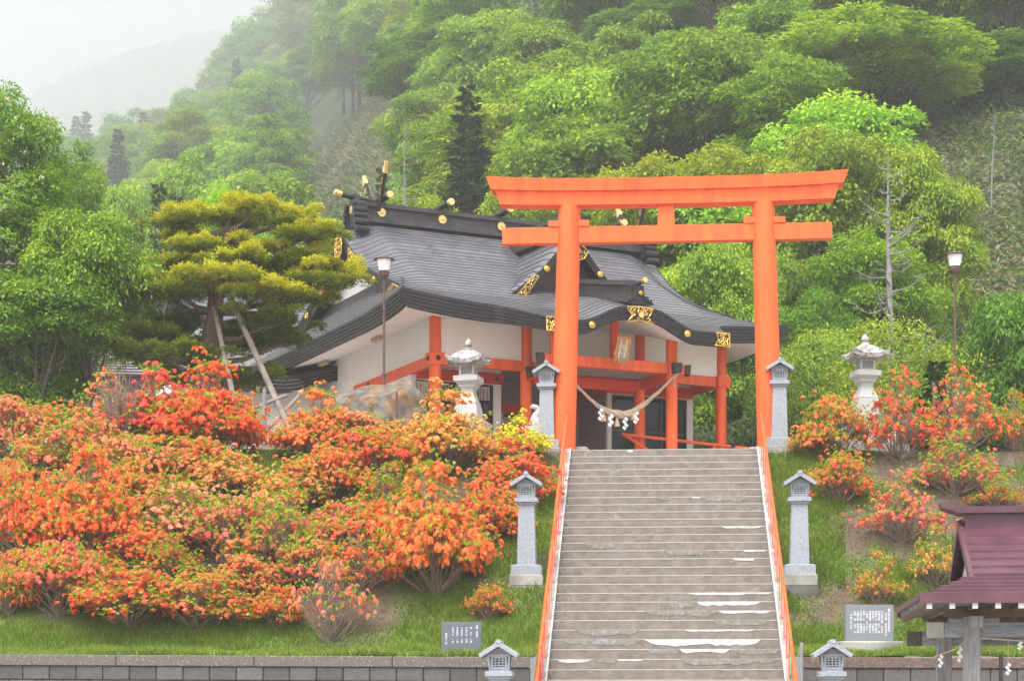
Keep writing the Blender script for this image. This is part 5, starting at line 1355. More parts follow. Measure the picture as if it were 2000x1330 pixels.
# undergrowth on the hillside (bushes as one mass) and dry bamboo grass
g = np.random.default_rng(9)
def scatter_leaves(name, fn, n, L, Wf, mt, label, cat, upd=.9, droop=.5, clump=5, h=.8, vf=None):
    pts = []; tries = 0
    while len(pts) < n // clump and tries < n * 8:
        tries += 1; q = fn()
        if q is not None: pts.append(q)
    p = np.repeat(np.array(pts), clump, axis=0); m = len(p); p = p + g.normal(size=(m, 3)) * np.array([.12, .12, 0]); p[:, 2] += h * g.random(m) ** .7
    a = g.random(m) * 6.283; d = unit(np.stack([np.cos(a), np.sin(a) - .25, g.uniform(-droop, upd, m)], 1)); nn = unit(g.normal(size=(m, 3)) * .4 + np.array([0, -.45, 1.0])); nn = unit(nn - d * (nn * d).sum(-1, keepdims=True))
    l = L * (.6 + .8 * g.random(m)) * np.maximum(1, p[:, 1] / 90); var = np.repeat(g.random(len(pts)), clump) * .55 + g.random(m) * .45
    if vf is not None: var = np.clip(var + vf(p), 0, 1)
    o = link(name, np_mesh(name, kites(p, d, nn, l, l * Wf), var, M[mt])); tag(o, label, cat, kind='stuff'); return o
def f_dry():
    if g.random() < .5:
        xp = g.uniform(1560, 2260); Y_ = 50 + 62 * g.random() ** 1.3
    else: xp = g.uniform(545, 815); Y_ = g.uniform(170, 380)
    X_ = (xp - CX) / F * Y_; z = hillz(X_, Y_)
    if z < 5.2: return None
    yp = CY - z / Y_ * F
    if xp < 900 and not (205 < yp < 430): return None
    return (X_, Y_, z)
scatter_leaves('dry_bamboo_grass', f_dry, 170000, .34, .22, 'sasa', 'dry tan and green bamboo grass covering the open hillside', 'bamboo grass', vf=lambda p: .14 * np.sin(p[:, 0] * .7) + .12 * np.sin(p[:, 1] * .45 + p[:, 0] * .3) + .05)
def f_under():
    xp = g.uniform(-250, 2260); Y_ = 58 + 200 * g.random() ** 1.7; X_ = (xp - CX) / F * Y_; z = hillz(X_, Y_)
    return (X_, Y_, z) if z > 5.2 and not (Y_ < 66 and X_ < 3) else None
scatter_leaves('undergrowth', f_under, 110000, .28, .5, 'leaf', 'low dark green undergrowth beneath the hillside trees', 'undergrowth', h=1.2, vf=lambda p: -.35 + 0 * p[:, 0])
def f_sasa2():
    xp = g.uniform(1290, 2040); Y_ = g.uniform(52.5, 62); X_ = (xp - CX) / F * Y_
    s = (Vector((X_, Y_, 0)) - Vector((SO.x, SO.y, 0))); a, b = s.dot(E1), s.dot(E2)
    if -2 < a < 10.2 and -4 < b < 11.5: return None
    return (X_, Y_, max(5.1, hillz(X_, Y_)))
scatter_leaves('bamboo_thicket', f_sasa2, 40000, .3, .2, 'sasa', 'dense green bamboo grass thicket right behind the shrine veranda', 'bamboo grass', h=2.6, vf=lambda p: -.32 + 0 * p[:, 0])

# far wooded ridge, lost in fog
def ridge_z(X, Y):
    xp = X / Y * F + CX
    return Y * np.interp(xp, [-400, -100, 60, 200, 330, 480, 600, 700, 1000], [.28, .285, .30, .318, .33, .338, .345, .352, .36])
ys = frange(2600, 3300, 40); xs_ = frange(-1100, 150, 28)
def fz_(X, Y):
    t = (Y - 2600) / 700; return 600 + (ridge_z(X, 3300.0) - 600) * t ** .8 + 30 * n2(X, Y, .006)
grid('far_hill', xs_, ys, fz_, M['hill_soil'])
g = np.random.default_rng(4); n = 2600; X_ = g.uniform(-1080, 130, n); Y_ = 2605 + 690 * g.random(n) ** .7; bl = []
cen = np.array([(x, y, fz_(x, y) + 4) for x, y in zip(X_, Y_)]); m = 9; d = unit(g.normal(size=(n, m, 3))); d[..., 2] = np.abs(d[..., 2])
pp = (cen[:, None] + d * np.array([24, 24, 27.0]) * g.uniform(.7, 1.1, (n, 1, 1))).reshape(-1, 3); nn = unit(d.reshape(-1, 3) + g.normal(size=(n * m, 3)) * .3); dd = unit(np.cross(nn, g.normal(size=(n * m, 3)))); l = g.uniform(11, 21, n * m)
o = link('far_wood', np_mesh('far_wood', kites(pp - dd * l[:, None] * .5, dd, nn, l, l * .8), np.clip(.1 + np.repeat(g.random(n), m) * .5 + g.random(n * m) * .2, 0, 1), M['leaf'])); tag(o, 'wooded ridge fading into fog at the upper left', 'wood', kind='stuff')
# ---------------------------------------------------------------- azaleas
def shrub(seed, rad, hgt, ntr, nleaf, bare=0.0, nbr=13):
    """unit shrub: returns meshes (flowers, leaves, branches); rad/hgt in metres"""
    g = np.random.default_rng(seed); gr = random.Random(seed)
    # twig ends: several sub-domes
    nd = 26; dom = []
    for i in range(nd):
        a = i * 2.4 + g.uniform(-.3, .3); q = math.sqrt((i + .3) / nd) * .86; dom.append(np.array([math.cos(a) * q * rad, math.sin(a) * q * rad, hgt * (.95 - .80 * q ** 1.25) * g.uniform(.55, 1.08)]))
    dom = np.array(dom); dr = rad * g.uniform(.17, .29, nd)
    def ends(n):
        i = g.integers(0, nd, n); d = unit(g.normal(size=(n, 3)) * np.array([1, 1, .8])); d[:, 2] = np.where(d[:, 2] < -.25, -d[:, 2], d[:, 2])
        p = dom[i] + d * (dr[i] * (1 - .3 * g.random(n) ** 2))[:, None] * np.array([1, 1, .8]); p = p + d * (g.random(n) ** 6)[:, None] * .34; p[:, 2] = np.maximum(p[:, 2] - .08 * hgt, .06); return p, d, i
    tp, td, ti_ = ends(ntr)
    up = unit(td * .7 + np.array([0, 0, .75]))
    # trusses of trumpet flowers
    nf = 9; m = ntr * nf; td_ = np.repeat(up, nf, 0); fd = unit(td_ + g.normal(size=(m, 3)) * .62); fd[:, 2] = np.maximum(fd[:, 2], -.35); fd = unit(fd)
    sz = np.repeat(g.uniform(.8, 1.2, ntr), nf)
    fp = np.repeat(tp, nf, 0) + fd * (.055 * sz)[:, None]; a = unit(np.cross(fd, g.normal(size=(m, 3)))); b = np.cross(fd, a); pet = []; pv = []
    cv = np.repeat(g.random(ntr) * .22 + g.random(nd)[ti_] * .12, nf) + g.random(m) * .1
    for k in range(5):
        an = k * 2 * np.pi / 5; r_ = a * math.cos(an) + b * math.sin(an); s_ = -a * math.sin(an) + b * math.cos(an); L = (.032 * sz * g.uniform(.85, 1.15, m))[:, None]
        base_ = fp - fd * .012; mid = fp + r_ * L * .6 + fd * .008; tip = fp + r_ * L * 1.12 - fd * .006
        pet.append(np.stack([base_, mid + s_ * L * .42, tip, mid - s_ * L * .42], 1)); pv.append(np.clip(cv + .38 + (.35 if k == 0 else 0) * g.random(m), 0, 1) * np.where(g.random(m) < .12, .35, 1))
    FV = np.concatenate(pet); fv = np.concatenate(pv)
    fm = np_mesh('flowers', FV, fv, M['petal'])
    lp, ldd, _ = ends(nleaf); nl = 7; m = nleaf * nl; an = np.tile(np.arange(nl) * 2 * np.pi / nl, nleaf) + g.random(m) * .5; u = unit(np.repeat(ldd, nl, 0) * .4 + np.array([0, 0, 1.0])); a = unit(np.cross(u, np.array([.2, 1, .1]))); b = np.cross(u, a)
    d = unit((a * np.cos(an)[:, None] + b * np.sin(an)[:, None]) * .75 + u * g.uniform(.3, 1.1, m)[:, None]); nn = unit(u - d * (u * d).sum(-1, keepdims=True)); l = g.uniform(.05, .085, m)
    p = np.repeat(lp, nl, 0) + u * .065; lm = np_mesh('leaves', kites(p, d, nn, l, l * .36), np.clip(.25 + np.repeat(g.random(nleaf), nl) * .55 + g.random(m) * .2, 0, 1), M['azalea_leaf'])
    # darker inner foliage
    tb = MB()
    for i in range(nbr):
        k = i % nd; e = Vector(dom[k]); s0 = Vector((gr.uniform(-.1, .1) * rad, gr.uniform(-.1, .1) * rad, -.08)); mid = s0.lerp(e, .5) + Vector((gr.uniform(-.1, .1), gr.uniform(-.1, .1), -.04)) * rad
        r0 = gr.uniform(.012, .022); tb.tube([s0, mid, e], [r0, r0 * .7, r0 * .35], n=5, cap=False)
        for _ in range(7 if bare < .5 else 14):
            q, _, _2 = ends(1); q = Vector(q[0]); 
            if (q - e).length > rad * .75: continue
            s_ = mid.lerp(e, gr.random()); tb.tube([s_, s_.lerp(q, .5) + Vector((gr.uniform(-.05, .05), gr.uniform(-.05, .05), 0)), q], [r0 * .4, r0 * .28, .003], n=3, cap=False)
    me = bpy.data.meshes.new('branches'); me.from_pydata(tb.v, [], tb.f); me.materials.append(M['twig'])
    return fm, lm, me
AZ = {}
for nme, a in {'d1': (1, 1.1, 1.6, 820, 760, .6, 28), 'd2': (2, 1.1, 1.6, 680, 820, .6, 28), 'm1': (3, 1.1, 1.6, 560, 900, .6, 28), 'm2': (4, 1.1, 1.6, 400, 1000, .6, 30), 'l1': (5, 1.1, 1.6, 170, 950, .6, 30), 's1': (6, 1.1, 1.6, 110, 170, 1, 34), 's2': (7, 1.1, 1.6, 220, 330, 1, 34)}.items():
    AZ[nme] = shrub(*a)
COL = {'R': (1.0, .155, .045), 'C': (1.0, .12, .065), 'O': (1.0, .225, .055), 'L': (1.0, .33, .1), 'S': (1.0, .21, .105), 'P': (1.0, .29, .14), 'Y': (1.0, .75, .04), 'D': (.92, .10, .045)}
def bank_Y(y):                                              # where a ray through row y meets the bank
    Y_ = 16.745 / (.55 - (CY - y) / F); return min(Y_, 40.3)
az_n = 0
def azalea(x, yb, hw, h, c, kd, label):
    global az_n
    yb += random.Random(int(x * 7 + yb)).uniform(-20, 14) * (1 if 930 < yb < 1200 else .2); Y_ = bank_Y(yb - 8); k = Y_ / F; X_ = (x - CX) * k; z = bankz(X_, Y_); s = hw * k / 1.1 * (1.3 if x < 1500 else 1.12); sz = h * k / 1.6 * (1.34 if x < 1500 and 935 < yb < 1225 else 1.12)
    r = empty('azalea', (X_, Y_, z), az_n * 1.7, label, 'azalea', 'flowering azaleas on the banks'); r.scale = (s, s * .95, sz)
    f, l, b = AZ[kd]; fo = link('flowers', f, r); cc = COL[c]; j = random.Random(az_n); fo.color = (cc[0], cc[1] * j.uniform(.85, 1.2), cc[2] * j.uniform(.8, 1.2), 1)
    link('leaves', l, r); link('branches', b, r); az_n += 1
AZL = [
 (25, 905, 62, 140, 'S', 'm1', 'salmon azalea at the far left edge near the top of the bank'),
 (105, 870, 72, 105, 'O', 'm2', 'orange azalea at the top of the bank before the white house wall'),
 (215, 850, 82, 150, 'O', 's2', 'half bare azalea with twiggy grey top before the maroon house roof'),
 (300, 885, 88, 140, 'C', 'd1', 'deep coral red azalea in full bloom at the top left of the bank'),
 (415, 890, 92, 165, 'R', 'd1', 'tallest scarlet orange azalea in front of the golden pine'),
 (462, 870, 40, 110, 'O', 'd2', 'orange azalea branch mass beside the lawn gap and granite slab'),
 (165, 960, 85, 115, 'S', 'm2', 'leafy salmon azalea in the upper left row below the half bare one'),
 (275, 975, 82, 120, 'P', 'm1', 'pinkish orange azalea below the deep coral red one'),
 (375, 985, 75, 105, 'O', 'm1', 'orange azalea in the upper middle left below the tallest scarlet one'),
 (445, 1005, 66, 95, 'L', 'm1', 'apricot azalea left of the lawn gap'),
 (615, 905, 72, 125, 'O', 'd1', 'dense orange azalea in front of the big boulder'),
 (705, 895, 66, 95, 'P', 'm1', 'light orange azalea under the left lamp post'),
 (575, 1020, 66, 85, 'L', 'm1', 'apricot azalea with pale twigs just below the lawn gap'),
 (640, 985, 76, 100, 'O', 'd2', 'orange azalea below the dense one in front of the boulder'),
 (735, 975, 74, 110, 'R', 'm1', 'red orange azalea in the middle of the bank below the boulder'),
 (875, 925, 86, 140, 'L', 'd1', 'dense light orange azalea at the foot of the tall white lantern'),
 (1018, 905, 46, 74, 'Y', 'd1', 'yellow azalea beside the left gate pillar'),
 (1000, 985, 74, 100, 'R', 'd1', 'vivid red orange azalea under the yellow one'),
 (820, 1020, 56, 75, 'L', 'l1', 'mostly green azalea with few flowers in the middle of the bank'),
 (945, 1075, 56, 95, 'R', 'd2', 'red orange azalea left of the middle lantern'),
 (990, 1040, 45, 80, 'O', 'm1', 'small orange azalea directly behind the middle left lantern'),
 (50, 1080, 72, 150, 'R', 'd2', 'scarlet azalea low at the far left edge'),
 (165, 1100, 92, 170, 'R', 'd1', 'large flame red azalea on the left of the bank'),
 (255, 1040, 66, 110, 'O', 'd2', 'flame orange azalea right of the large flame red one'),
 (365, 1080, 78, 110, 'P', 'm2', 'leafy pale orange azalea in the centre of the left bank'),
 (450, 1110, 75, 120, 'S', 'm2', 'salmon azalea with yellow green leaves in the centre of the left bank'),
 (560, 1120, 88, 130, 'S', 'l1', 'light green azalea with scattered salmon flowers'),
 (655, 1085, 66, 100, 'S', 'm1', 'salmon red azalea left of the big bright orange one'),
 (735, 1090, 60, 105, 'R', 'm1', 'red azalea touching the big bright orange one from behind'),
 (700, 1180, 72, 110, 'R', 's2', 'sparse red azalea over bare brown soil'),
 (850, 1175, 98, 190, 'O', 'd1', 'largest round bright orange azalea low in the middle of the bank'),
 (900, 1110, 50, 90, 'C', 'm1', 'crimson azalea behind the right side of the largest bright orange one'),
 (120, 1210, 78, 140, 'S', 'm1', 'airy salmon azalea at the bottom left above the grass strip'),
 (15, 1205, 34, 90, 'O', 'm2', 'small orange azalea cut by the left edge above the wall'),
 (250, 1225, 92, 125, 'R', 'm1', 'wide low red orange azalea near the bottom left'),
 (280, 1130, 66, 80, 'R', 'd2', 'scarlet orange azalea above the wide low one'),
 (385, 1235, 86, 115, 'O', 'm2', 'leafy orange azalea with leaning stems at the bottom'),
 (480, 1170, 62, 85, 'S', 'm1', 'pale red azalea over the soil in the lower middle'),
 (540, 1235, 46, 95, 'R', 'm1', 'small bright red azalea at the bottom beside bare soil'),
 (648, 1255, 66, 190, 'P', 's1', 'nearly leafless azalea with grey stems and a ring of low flowers'),
 (955, 1215, 36, 62, 'O', 'm2', 'small orange azalea above the dark memorial stone'),
 (335, 1150, 55, 75, 'O', 'l1', 'green azalea with a few orange flowers in the lower left'),
 (70, 960, 60, 90, 'S', 'm2', 'salmon leafy azalea at the far left in the second row'),
 (20, 1000, 50, 90, 'O', 'm1', 'orange azalea cut by the left edge in the middle of the bank'),
 (120, 1020, 60, 90, 'P', 'm2', 'pale orange azalea above the large flame red one'),
 (320, 1040, 60, 80, 'O', 'm2', 'leafy orange azalea in the middle left of the bank'),
 (520, 1065, 62, 90, 'P', 'm2', 'pale orange leafy azalea below the apricot one with pale twigs'),
 (610, 1160, 62, 90, 'S', 'm2', 'leafy red azalea above the nearly leafless one'),
 (760, 1030, 60, 90, 'O', 'l1', 'green azalea with some orange flowers above the largest bright orange one'),
 (180, 1180, 66, 90, 'O', 'm2', 'leafy orange azalea below the large flame red one'),
 (450, 1235, 52, 70, 'S', 'l1', 'low leafy azalea on bare soil near the bottom'),
 (60, 1160, 60, 90, 'R', 'm1', 'red azalea low at the left above the airy salmon one'),
 (330, 905, 70, 80, 'O', 'm2', 'orange azalea at the foot of the deep coral red one'),
 (1635, 905, 70, 140, 'O', 'm2', 'red orange azalea right of the gate lantern'),
 (1590, 895, 52, 80, 'O', 'l1', 'leafy green azalea with orange flowers next to the right gate pillar'),
 (1640, 990, 62, 110, 'O', 'm2', 'leafy orange azalea on the right bank above the middle lantern'),
 (1755, 905, 80, 165, 'D', 's2', 'azalea with deep red flowers and bare stems before the right white lantern'),
 (1875, 880, 80, 155, 'O', 's2', 'bare stemmed azalea with orange flowers under the right lamp post'),
 (1980, 880, 46, 110, 'O', 'l1', 'leafy azalea with few orange flowers at the right edge'),
 (1870, 990, 80, 115, 'S', 'l1', 'yellow green azalea with scattered salmon flowers on the right bank'),
 (1760, 1060, 84, 130, 'S', 's2', 'bare branched azalea with salmon flowers in the middle of the right bank'),
 (1715, 1190, 44, 100, 'O', 'l1', 'small azalea with orange flowers above the grey memorial stone'),
 (1825, 1150, 50, 110, 'L', 'l1', 'thin azalea left of the maroon pavilion ridge'),
 (1950, 1010, 50, 60, 'R', 'l1', 'low green azalea above the maroon pavilion roof'),
]
for a in AZL: azalea(*a)
# twiggy bare bush top at the upper left
bb_ = empty('bare_bush', (-8.1 + .2, 38.9, 4.95), 0, 'leafless grey twiggy bush top before the maroon house roof', 'bush')
m_ = MB(); g = random.Random(8)
for i in range(46):
    a = g.uniform(0, 6.28); l = g.uniform(.9, 1.75); e = Vector((math.cos(a) * .75 * g.random(), math.sin(a) * .6 * g.random(), l)); mid = e * .55 + Vector((g.uniform(-.1, .1), 0, 0)); m_.tube([Vector((e.x * .15, e.y * .15, 0)), mid, e], [.018, .012, .004], n=4, cap=False)
    for _ in range(5): s_ = mid.lerp(e, g.random()); m_.tube([s_, s_ + Vector((g.uniform(-.2, .2), g.uniform(-.2, .2), g.uniform(.05, .25)))], [.006, .002], n=3, cap=False)
m_.build('branches', M['twig'], bb_)

# ---------------------------------------------------------------- grass, fallen petals, litter
g = np.random.default_rng(31)
def blades(n, side, name, label, lush=1.0):
    ys = 30.02 + (40.7 - 30.02) * g.random(n * 3); e = np.array([left_edge(y) if side < 0 else right_edge(y) for y in ys]); xs = e + side * 11.8 * g.random(n * 3)
    P_ = []; V2 = []
    for x, y in zip(xs, ys):
        if abs(x / y * F) > 1030: continue
        d = dirt(x, y)
        if g.random() < d * .93: continue
        P_.append((x, y, bankz(x, y) - .01)); V2.append(1 - d)
        if len(P_) >= n: break
    p = np.array(P_); lv = np.array(V2); m = len(p); a = g.random(m) * 6.283; tall = np.array([.5 + .9 * max(0, n2(x, y, 1.1, 17) + .35) for x, y, z in P_])
    L = g.uniform(.05, .12, m) * (.55 + .75 * lv) * tall * 1.15
    d = unit(np.stack([np.cos(a) * .45, np.sin(a) * .45 - .05, np.ones(m)], 1)); nn = unit(np.cross(d, np.stack([-np.sin(a), np.cos(a), np.zeros(m)], 1))); s_ = np.cross(d, nn); w_ = .0085
    V_ = np.stack([p - s_ * w_, p + s_ * w_, p + d * L[:, None] + np.stack([np.cos(a), np.sin(a), 0 * a], 1) * L[:, None] * .3], 1)
    var = np.clip(.2 + .45 * lv + g.normal(size=m) * .17 + .12 * (tall - .8), 0, 1)
    o = link(name, np_mesh(name, V_, var, M['grass_blade'], nv=3)); tag(o, label, 'grass', kind='stuff')
blades(190000, -1, 'grass', 'patchy green grass on the bank left of the stairs')
blades(150000, 1, 'grass', 'patchy green grass on the bank right of the stairs')
# broad weeds and litter
P_ = []
for _ in range(16000):
    y = 30.1 + 10.3 * g.random(); sd_ = -1 if g.random() < .6 else 1; x = (left_edge(y) if sd_ < 0 else right_edge(y)) + sd_ * 11 * g.random()
    if abs(x / y * F) < 1040: P_.append((x, y, bankz(x, y) + .01, dirt(x, y)))
p = np.array(P_); m = len(p); a = g.random(m) * 6.283; d = unit(np.stack([np.cos(a), np.sin(a), g.uniform(-.1, .5, m)], 1)); nn = unit(g.normal(size=(m, 3)) * .35 + np.array([0, -.3, 1.0])); nn = unit(nn - d * (nn * d).sum(-1, keepdims=True)); l = g.uniform(.02, .06, m)
isw = g.random(m) < .4
for sel, nm, mt_, lb in ((isw, 'weeds', 'azalea_leaf', 'small broad weeds among the grass of the banks'), (~isw, 'leaf_litter', 'litter', 'brown twigs and dry leaves lying on the soil of the banks')):
    o = link(nm, np_mesh(nm, kites(p[sel][:, :3], d[sel], nn[sel], l[sel], l[sel] * .6), g.random(sel.sum()) * .6, M[mt_])); tag(o, lb, 'weeds' if nm == 'weeds' else 'litter', kind='stuff')
n = 190; xp = g.normal(962, 26, n); yp = g.normal(1068, 16, n); xp[:50] = g.uniform(960, 1060, 50); yp[:50] = g.uniform(930, 1090, 50); V_ = []
for x, y in zip(xp, yp):
    Y_ = bank_Y(y); X_ = (x - CX) / F * Y_; 
    if X_ > left_edge(Y_) - .1: continue
    V_.append((X_, Y_, bankz(X_, Y_) + .05))
p = np.array(V_); m = len(p); a = g.random(m) * 6.283; d = np.stack([np.cos(a), np.sin(a), 0 * a], 1); nn = unit(g.normal(size=(m, 3)) * .4 + np.array([0, -.6, 1.0])); nn = unit(nn - d * (nn * d).sum(-1, keepdims=True))
fpm = np_mesh('fallen_petals', kites(p, d, nn, np.full(m, .06), np.full(m, .055)), g.random(m) * .4 + .3, M['petal']); o = link('fallen_petals', fpm); o.color = (.9, .13, .05, 1); tag(o, 'orange petals fallen on the grass left of the middle lantern', 'petals', kind='stuff')

# grass on the terrace edge seen through the gaps
def f_ter():
    y = g.uniform(40.5, 46); x = g.uniform(-12, 12)
    return None if abs(x - 3.1) < 2.6 else (x, y, 5.08)
scatter_leaves('terrace_grass', f_ter, 30000, .09, .18, 'grass_blade', 'short grass on the flat ground before the trees', 'grass', upd=1.6, droop=-.3, clump=4, h=.03)

# ---------------------------------------------------------------- boulders and slab
def rock(name, c, r, seed, label, cat='rock', cuts=16, sub=5):
    import bmesh
    bm = bmesh.new(); bmesh.ops.create_icosphere(bm, subdivisions=sub, radius=1); g = random.Random(seed)
    pl_ = [(Vector((g.gauss(0, 1), g.gauss(0, 1), g.gauss(0, .8))).normalized(), g.uniform(.66, .92)) for _ in range(cuts)]
    for v in bm.verts:
        for n_, dd in pl_:
            e = v.co.dot(n_) - dd
            if e > 0: v.co -= n_ * e * .93
        v.co += v.co.normalized() * (.09 * noise.noise(v.co * 2.2 + Vector((seed, 0, 0))) + .04 * noise.noise(v.co * 6) + .01 * noise.noise(v.co * 17))
        v.co = Vector((v.co.x * r[0], v.co.y * r[1], v.co.z * r[2]))
    me = bpy.data.meshes.new(name); bm.to_mesh(me); bm.free(); me.materials.append(M['rock']); o = link(name, me); o.location = c; me.polygons.foreach_set('use_smooth', [True] * len(me.polygons)); me.set_sharp_from_angle(angle=R(28)); return tag(o, label, cat)
c = P(745, 800, 43.4); c.z = 5.75; rock('boulder', c, (1.5, .8, 1.55), 5, 'big angular grey and ochre boulder behind the azaleas in front of the shrine wall', 'boulder')
c = P(800, 835, 43.0); c.z = 5.3; rock('boulder', c, (.7, .6, .85), 9, 'smaller grey boulder leaning at the right of the big one', 'boulder')
c = P(525, 846, 41.6); c.z = 5.2; rock('stone_slab', c, (.52, .3, .26), 12, 'smooth grey stone block lying on the lawn under the pine', 'stone', 10)

# ---------------------------------------------------------------- lamp posts, stakes
def lamp(x, y0, Y_, label):
    p = P(x, y0, Y_); r = empty('lamp_post', (p.x, Y_, 5.08), 0, label, 'lamp post'); h = p.z - 5.08
    m_ = MB(); m_.tube([(0, 0, -.1), (0, 0, h * .45), (0, 0, h * .451), (0, 0, h - .44)], [.042, .042, .03, .028], n=10); m_.tube([(0, 0, h * .45), (0, 0, h * .45 + .05)], .048, n=10); m_.build('pole', M['rust_pole'], r, smooth=40)
    z = h - .44; MB().lathe([(.05, -.03), (.1, .0), (.115, .03), (.12, .1), (.125, .12)], (0, 0, z), n=20).build('socket', M['rust_pole'], r, smooth=40)
    MB().lathe([(.118, .121), (.165, .37), (.165, .38)], (0, 0, z), n=24).build('lamp_shade', M['lamp_glass'], r, smooth=40)
    MB().lathe([(.235, .375), (.24, .385), (.16, .42), (.05, .44), (.03, .47), (.01, .475)], (0, 0, z), n=24).build('lamp_cap', M['rust_pole'], r, smooth=40)
lamp(750, 502, 43.9, 'slim brown lamp post with white shade in front of the shrine roof')
lamp(1865, 493, 43.9, 'slim brown lamp post with white shade among the trees at the right')
for x, yt, Y_, lb in ((775, 765, 41.2, 'rusty steel stake in front of the big boulder'), (1824, 750, 41.2, 'rusty steel stake left of the right lamp post among azaleas'), (1979, 755, 41.2, 'rusty steel stake near the right edge before the dark maple')):
    p = P(x, yt, Y_); o = MB().box((0, 0, (p.z - 5.0) / 2), (.055, .055, p.z - 5.0)).build('stake', M['rust_pole'], None); o.location = (p.x, Y_, 5.0); tag(o, lb, 'stake')
for x, yt, Y_, mt_, lb in ((1565, 1254, 29.4, 'wood_grey', 'thin weathered wooden stake beside the right handrail foot'), (1955, 1277, 29.4, 'frame_black', 'thin black stake in front of the brown wall')):
    p = P(x, yt, Y_); o = MB().box((0, 0, (p.z - GZ) / 2), (.05, .05, p.z - GZ)).build('stake', M[mt_], None); o.location = (p.x, Y_, GZ); tag(o, lb, 'stake')
# small guardian statue (seated beast with curled neck) partly behind the lantern
p = P(1050, 800, 46); sroot = empty('guardian_statue', (p.x, 46, 5.08), 0, 'small white stone guardian beast peeping out left of the gate lantern', 'statue')
h = (CY - 800) / F * 46 - 5.08
MB().bbox(-.3, .3, -.3, .3, -.02, h - .42).build('plinth', M['granite_old'], sroot)
m_ = MB(); zb2 = h - .42
m_.tube([(.12, 0, zb2), (.02, 0, zb2 + .1), (-.08, 0, zb2 + .2), (-.04, 0, zb2 + .3), (.03, 0, zb2 + .4), (-.03, 0, zb2 + .5)], [.16, .17, .12, .08, .07, .05], n=10)
m_.tube([(-.03, 0, zb2 + .46), (-.12, 0, zb2 + .5), (-.17, 0, zb2 + .46)], [.07, .06, .025], n=8); m_.tube([(.1, -.1, zb2), (.05, -.14, zb2 + .16), (.1, -.05, zb2 + .26)], [.06, .05, .03], n=7)
m_.tube([(-.1, -.1, zb2), (-.09, -.1, zb2 + .14), (-.05, -.05, zb2 + .2)], [.04, .035, .04], n=7); m_.tube([(.14, .05, zb2 + .1), (.2, .05, zb2 + .22), (.13, .05, zb2 + .32)], [.05, .04, .02], n=7)
m_.build('body', M['granite_old'], sroot, smooth=60)

# ---------------------------------------------------------------- memorial stones
Y_ = 30.45
p = P(901, 1280, Y_); r = empty('memorial_stone', (p.x, Y_, p.z), R(-2), 'small dark polished memorial stone with white characters left of the lowest lantern', 'memorial stone')
k = Y_ / F
MB().bbox(-.41, .43, -.14, .14, -.1, .055).build('base', M['stone_dark'], r, bevel=.004)
MB().bbox(-.31, .32, -.05, .05, .0555, .53).build('tablet', M['stone_dark'], r, bevel=.004)
RX = Matrix.Rotation(R(90), 4, 'X')
for x, z, tx, sz, spn in ((.25, .455, '燈\n籠\n \n奉\n納\n者', .036, .9), (.155, .42, '関\n \n毛\n介\n \n二\n基', .034, 1.05), (.085, .42, '門\n屋\n千\n松\n \n四\n基', .034, 1.05), (.012, .42, '川\n本\n庄\n松\n \n二\n基', .034, 1.05), (-.06, .42, '寺\n澤\n嘉\n吉\n \n一\n基', .034, 1.05), (-.13, .42, '寺\n澤\n十\n平\n \n一\n基', .034, 1.05), (-.235, .33, '昭\n和\n四\n十\n二\n年', .034, .9)):
    text(tx, sz, M['stone_text'], r, Matrix.Translation((x, -.0515, z)) @ RX, ext=.001, spacing=spn, bold=.0)
Y_ = 30.9; p = P(1697, 1252, Y_); r = empty('memorial_stone', (p.x, Y_, p.z), R(3), 'large grey memorial stone with many white characters on mossy concrete right of the stairs', 'memorial stone')
MB().bbox(-.5, .53, -.2, .2, -.4, -.0).build('base', M['concrete'], r, bevel=.02)
MB().bbox(-.385, .385, -.06, .06, .0005, .585).build('tablet', M['stone_grey'], r, bevel=.004)
ct = ['羅臼神社表参道階段', '石灯籠 寄附者芳名', '中谷清五郎 文芸会', '村椿利昭 石川 勝', '湊屋たえ 稲士勝利', '寺澤誠一 小林良三', '遠藤春蔵 松原正夫', '一宮会 大下正人', '桜原 正 一同建立', '浜松水産 白幡昭治', '八幡光男 村浜兵庫', '小野 進 山口 汎', '平成六年六月']
for i, c_ in enumerate(ct):
    x = .31 - i * .049 - (.012 if i > 1 else 0) - (.01 if i > 11 else 0); z0 = .49 if i == 0 else .425 if i == 1 else .455 if i < 12 else .4
    text('\n'.join(c_), .041, M['stone_text'], r, Matrix.Translation((x, -.0615, z0)) @ RX, ext=.001, spacing=1.02 if i < 2 else .98, bold=.0)

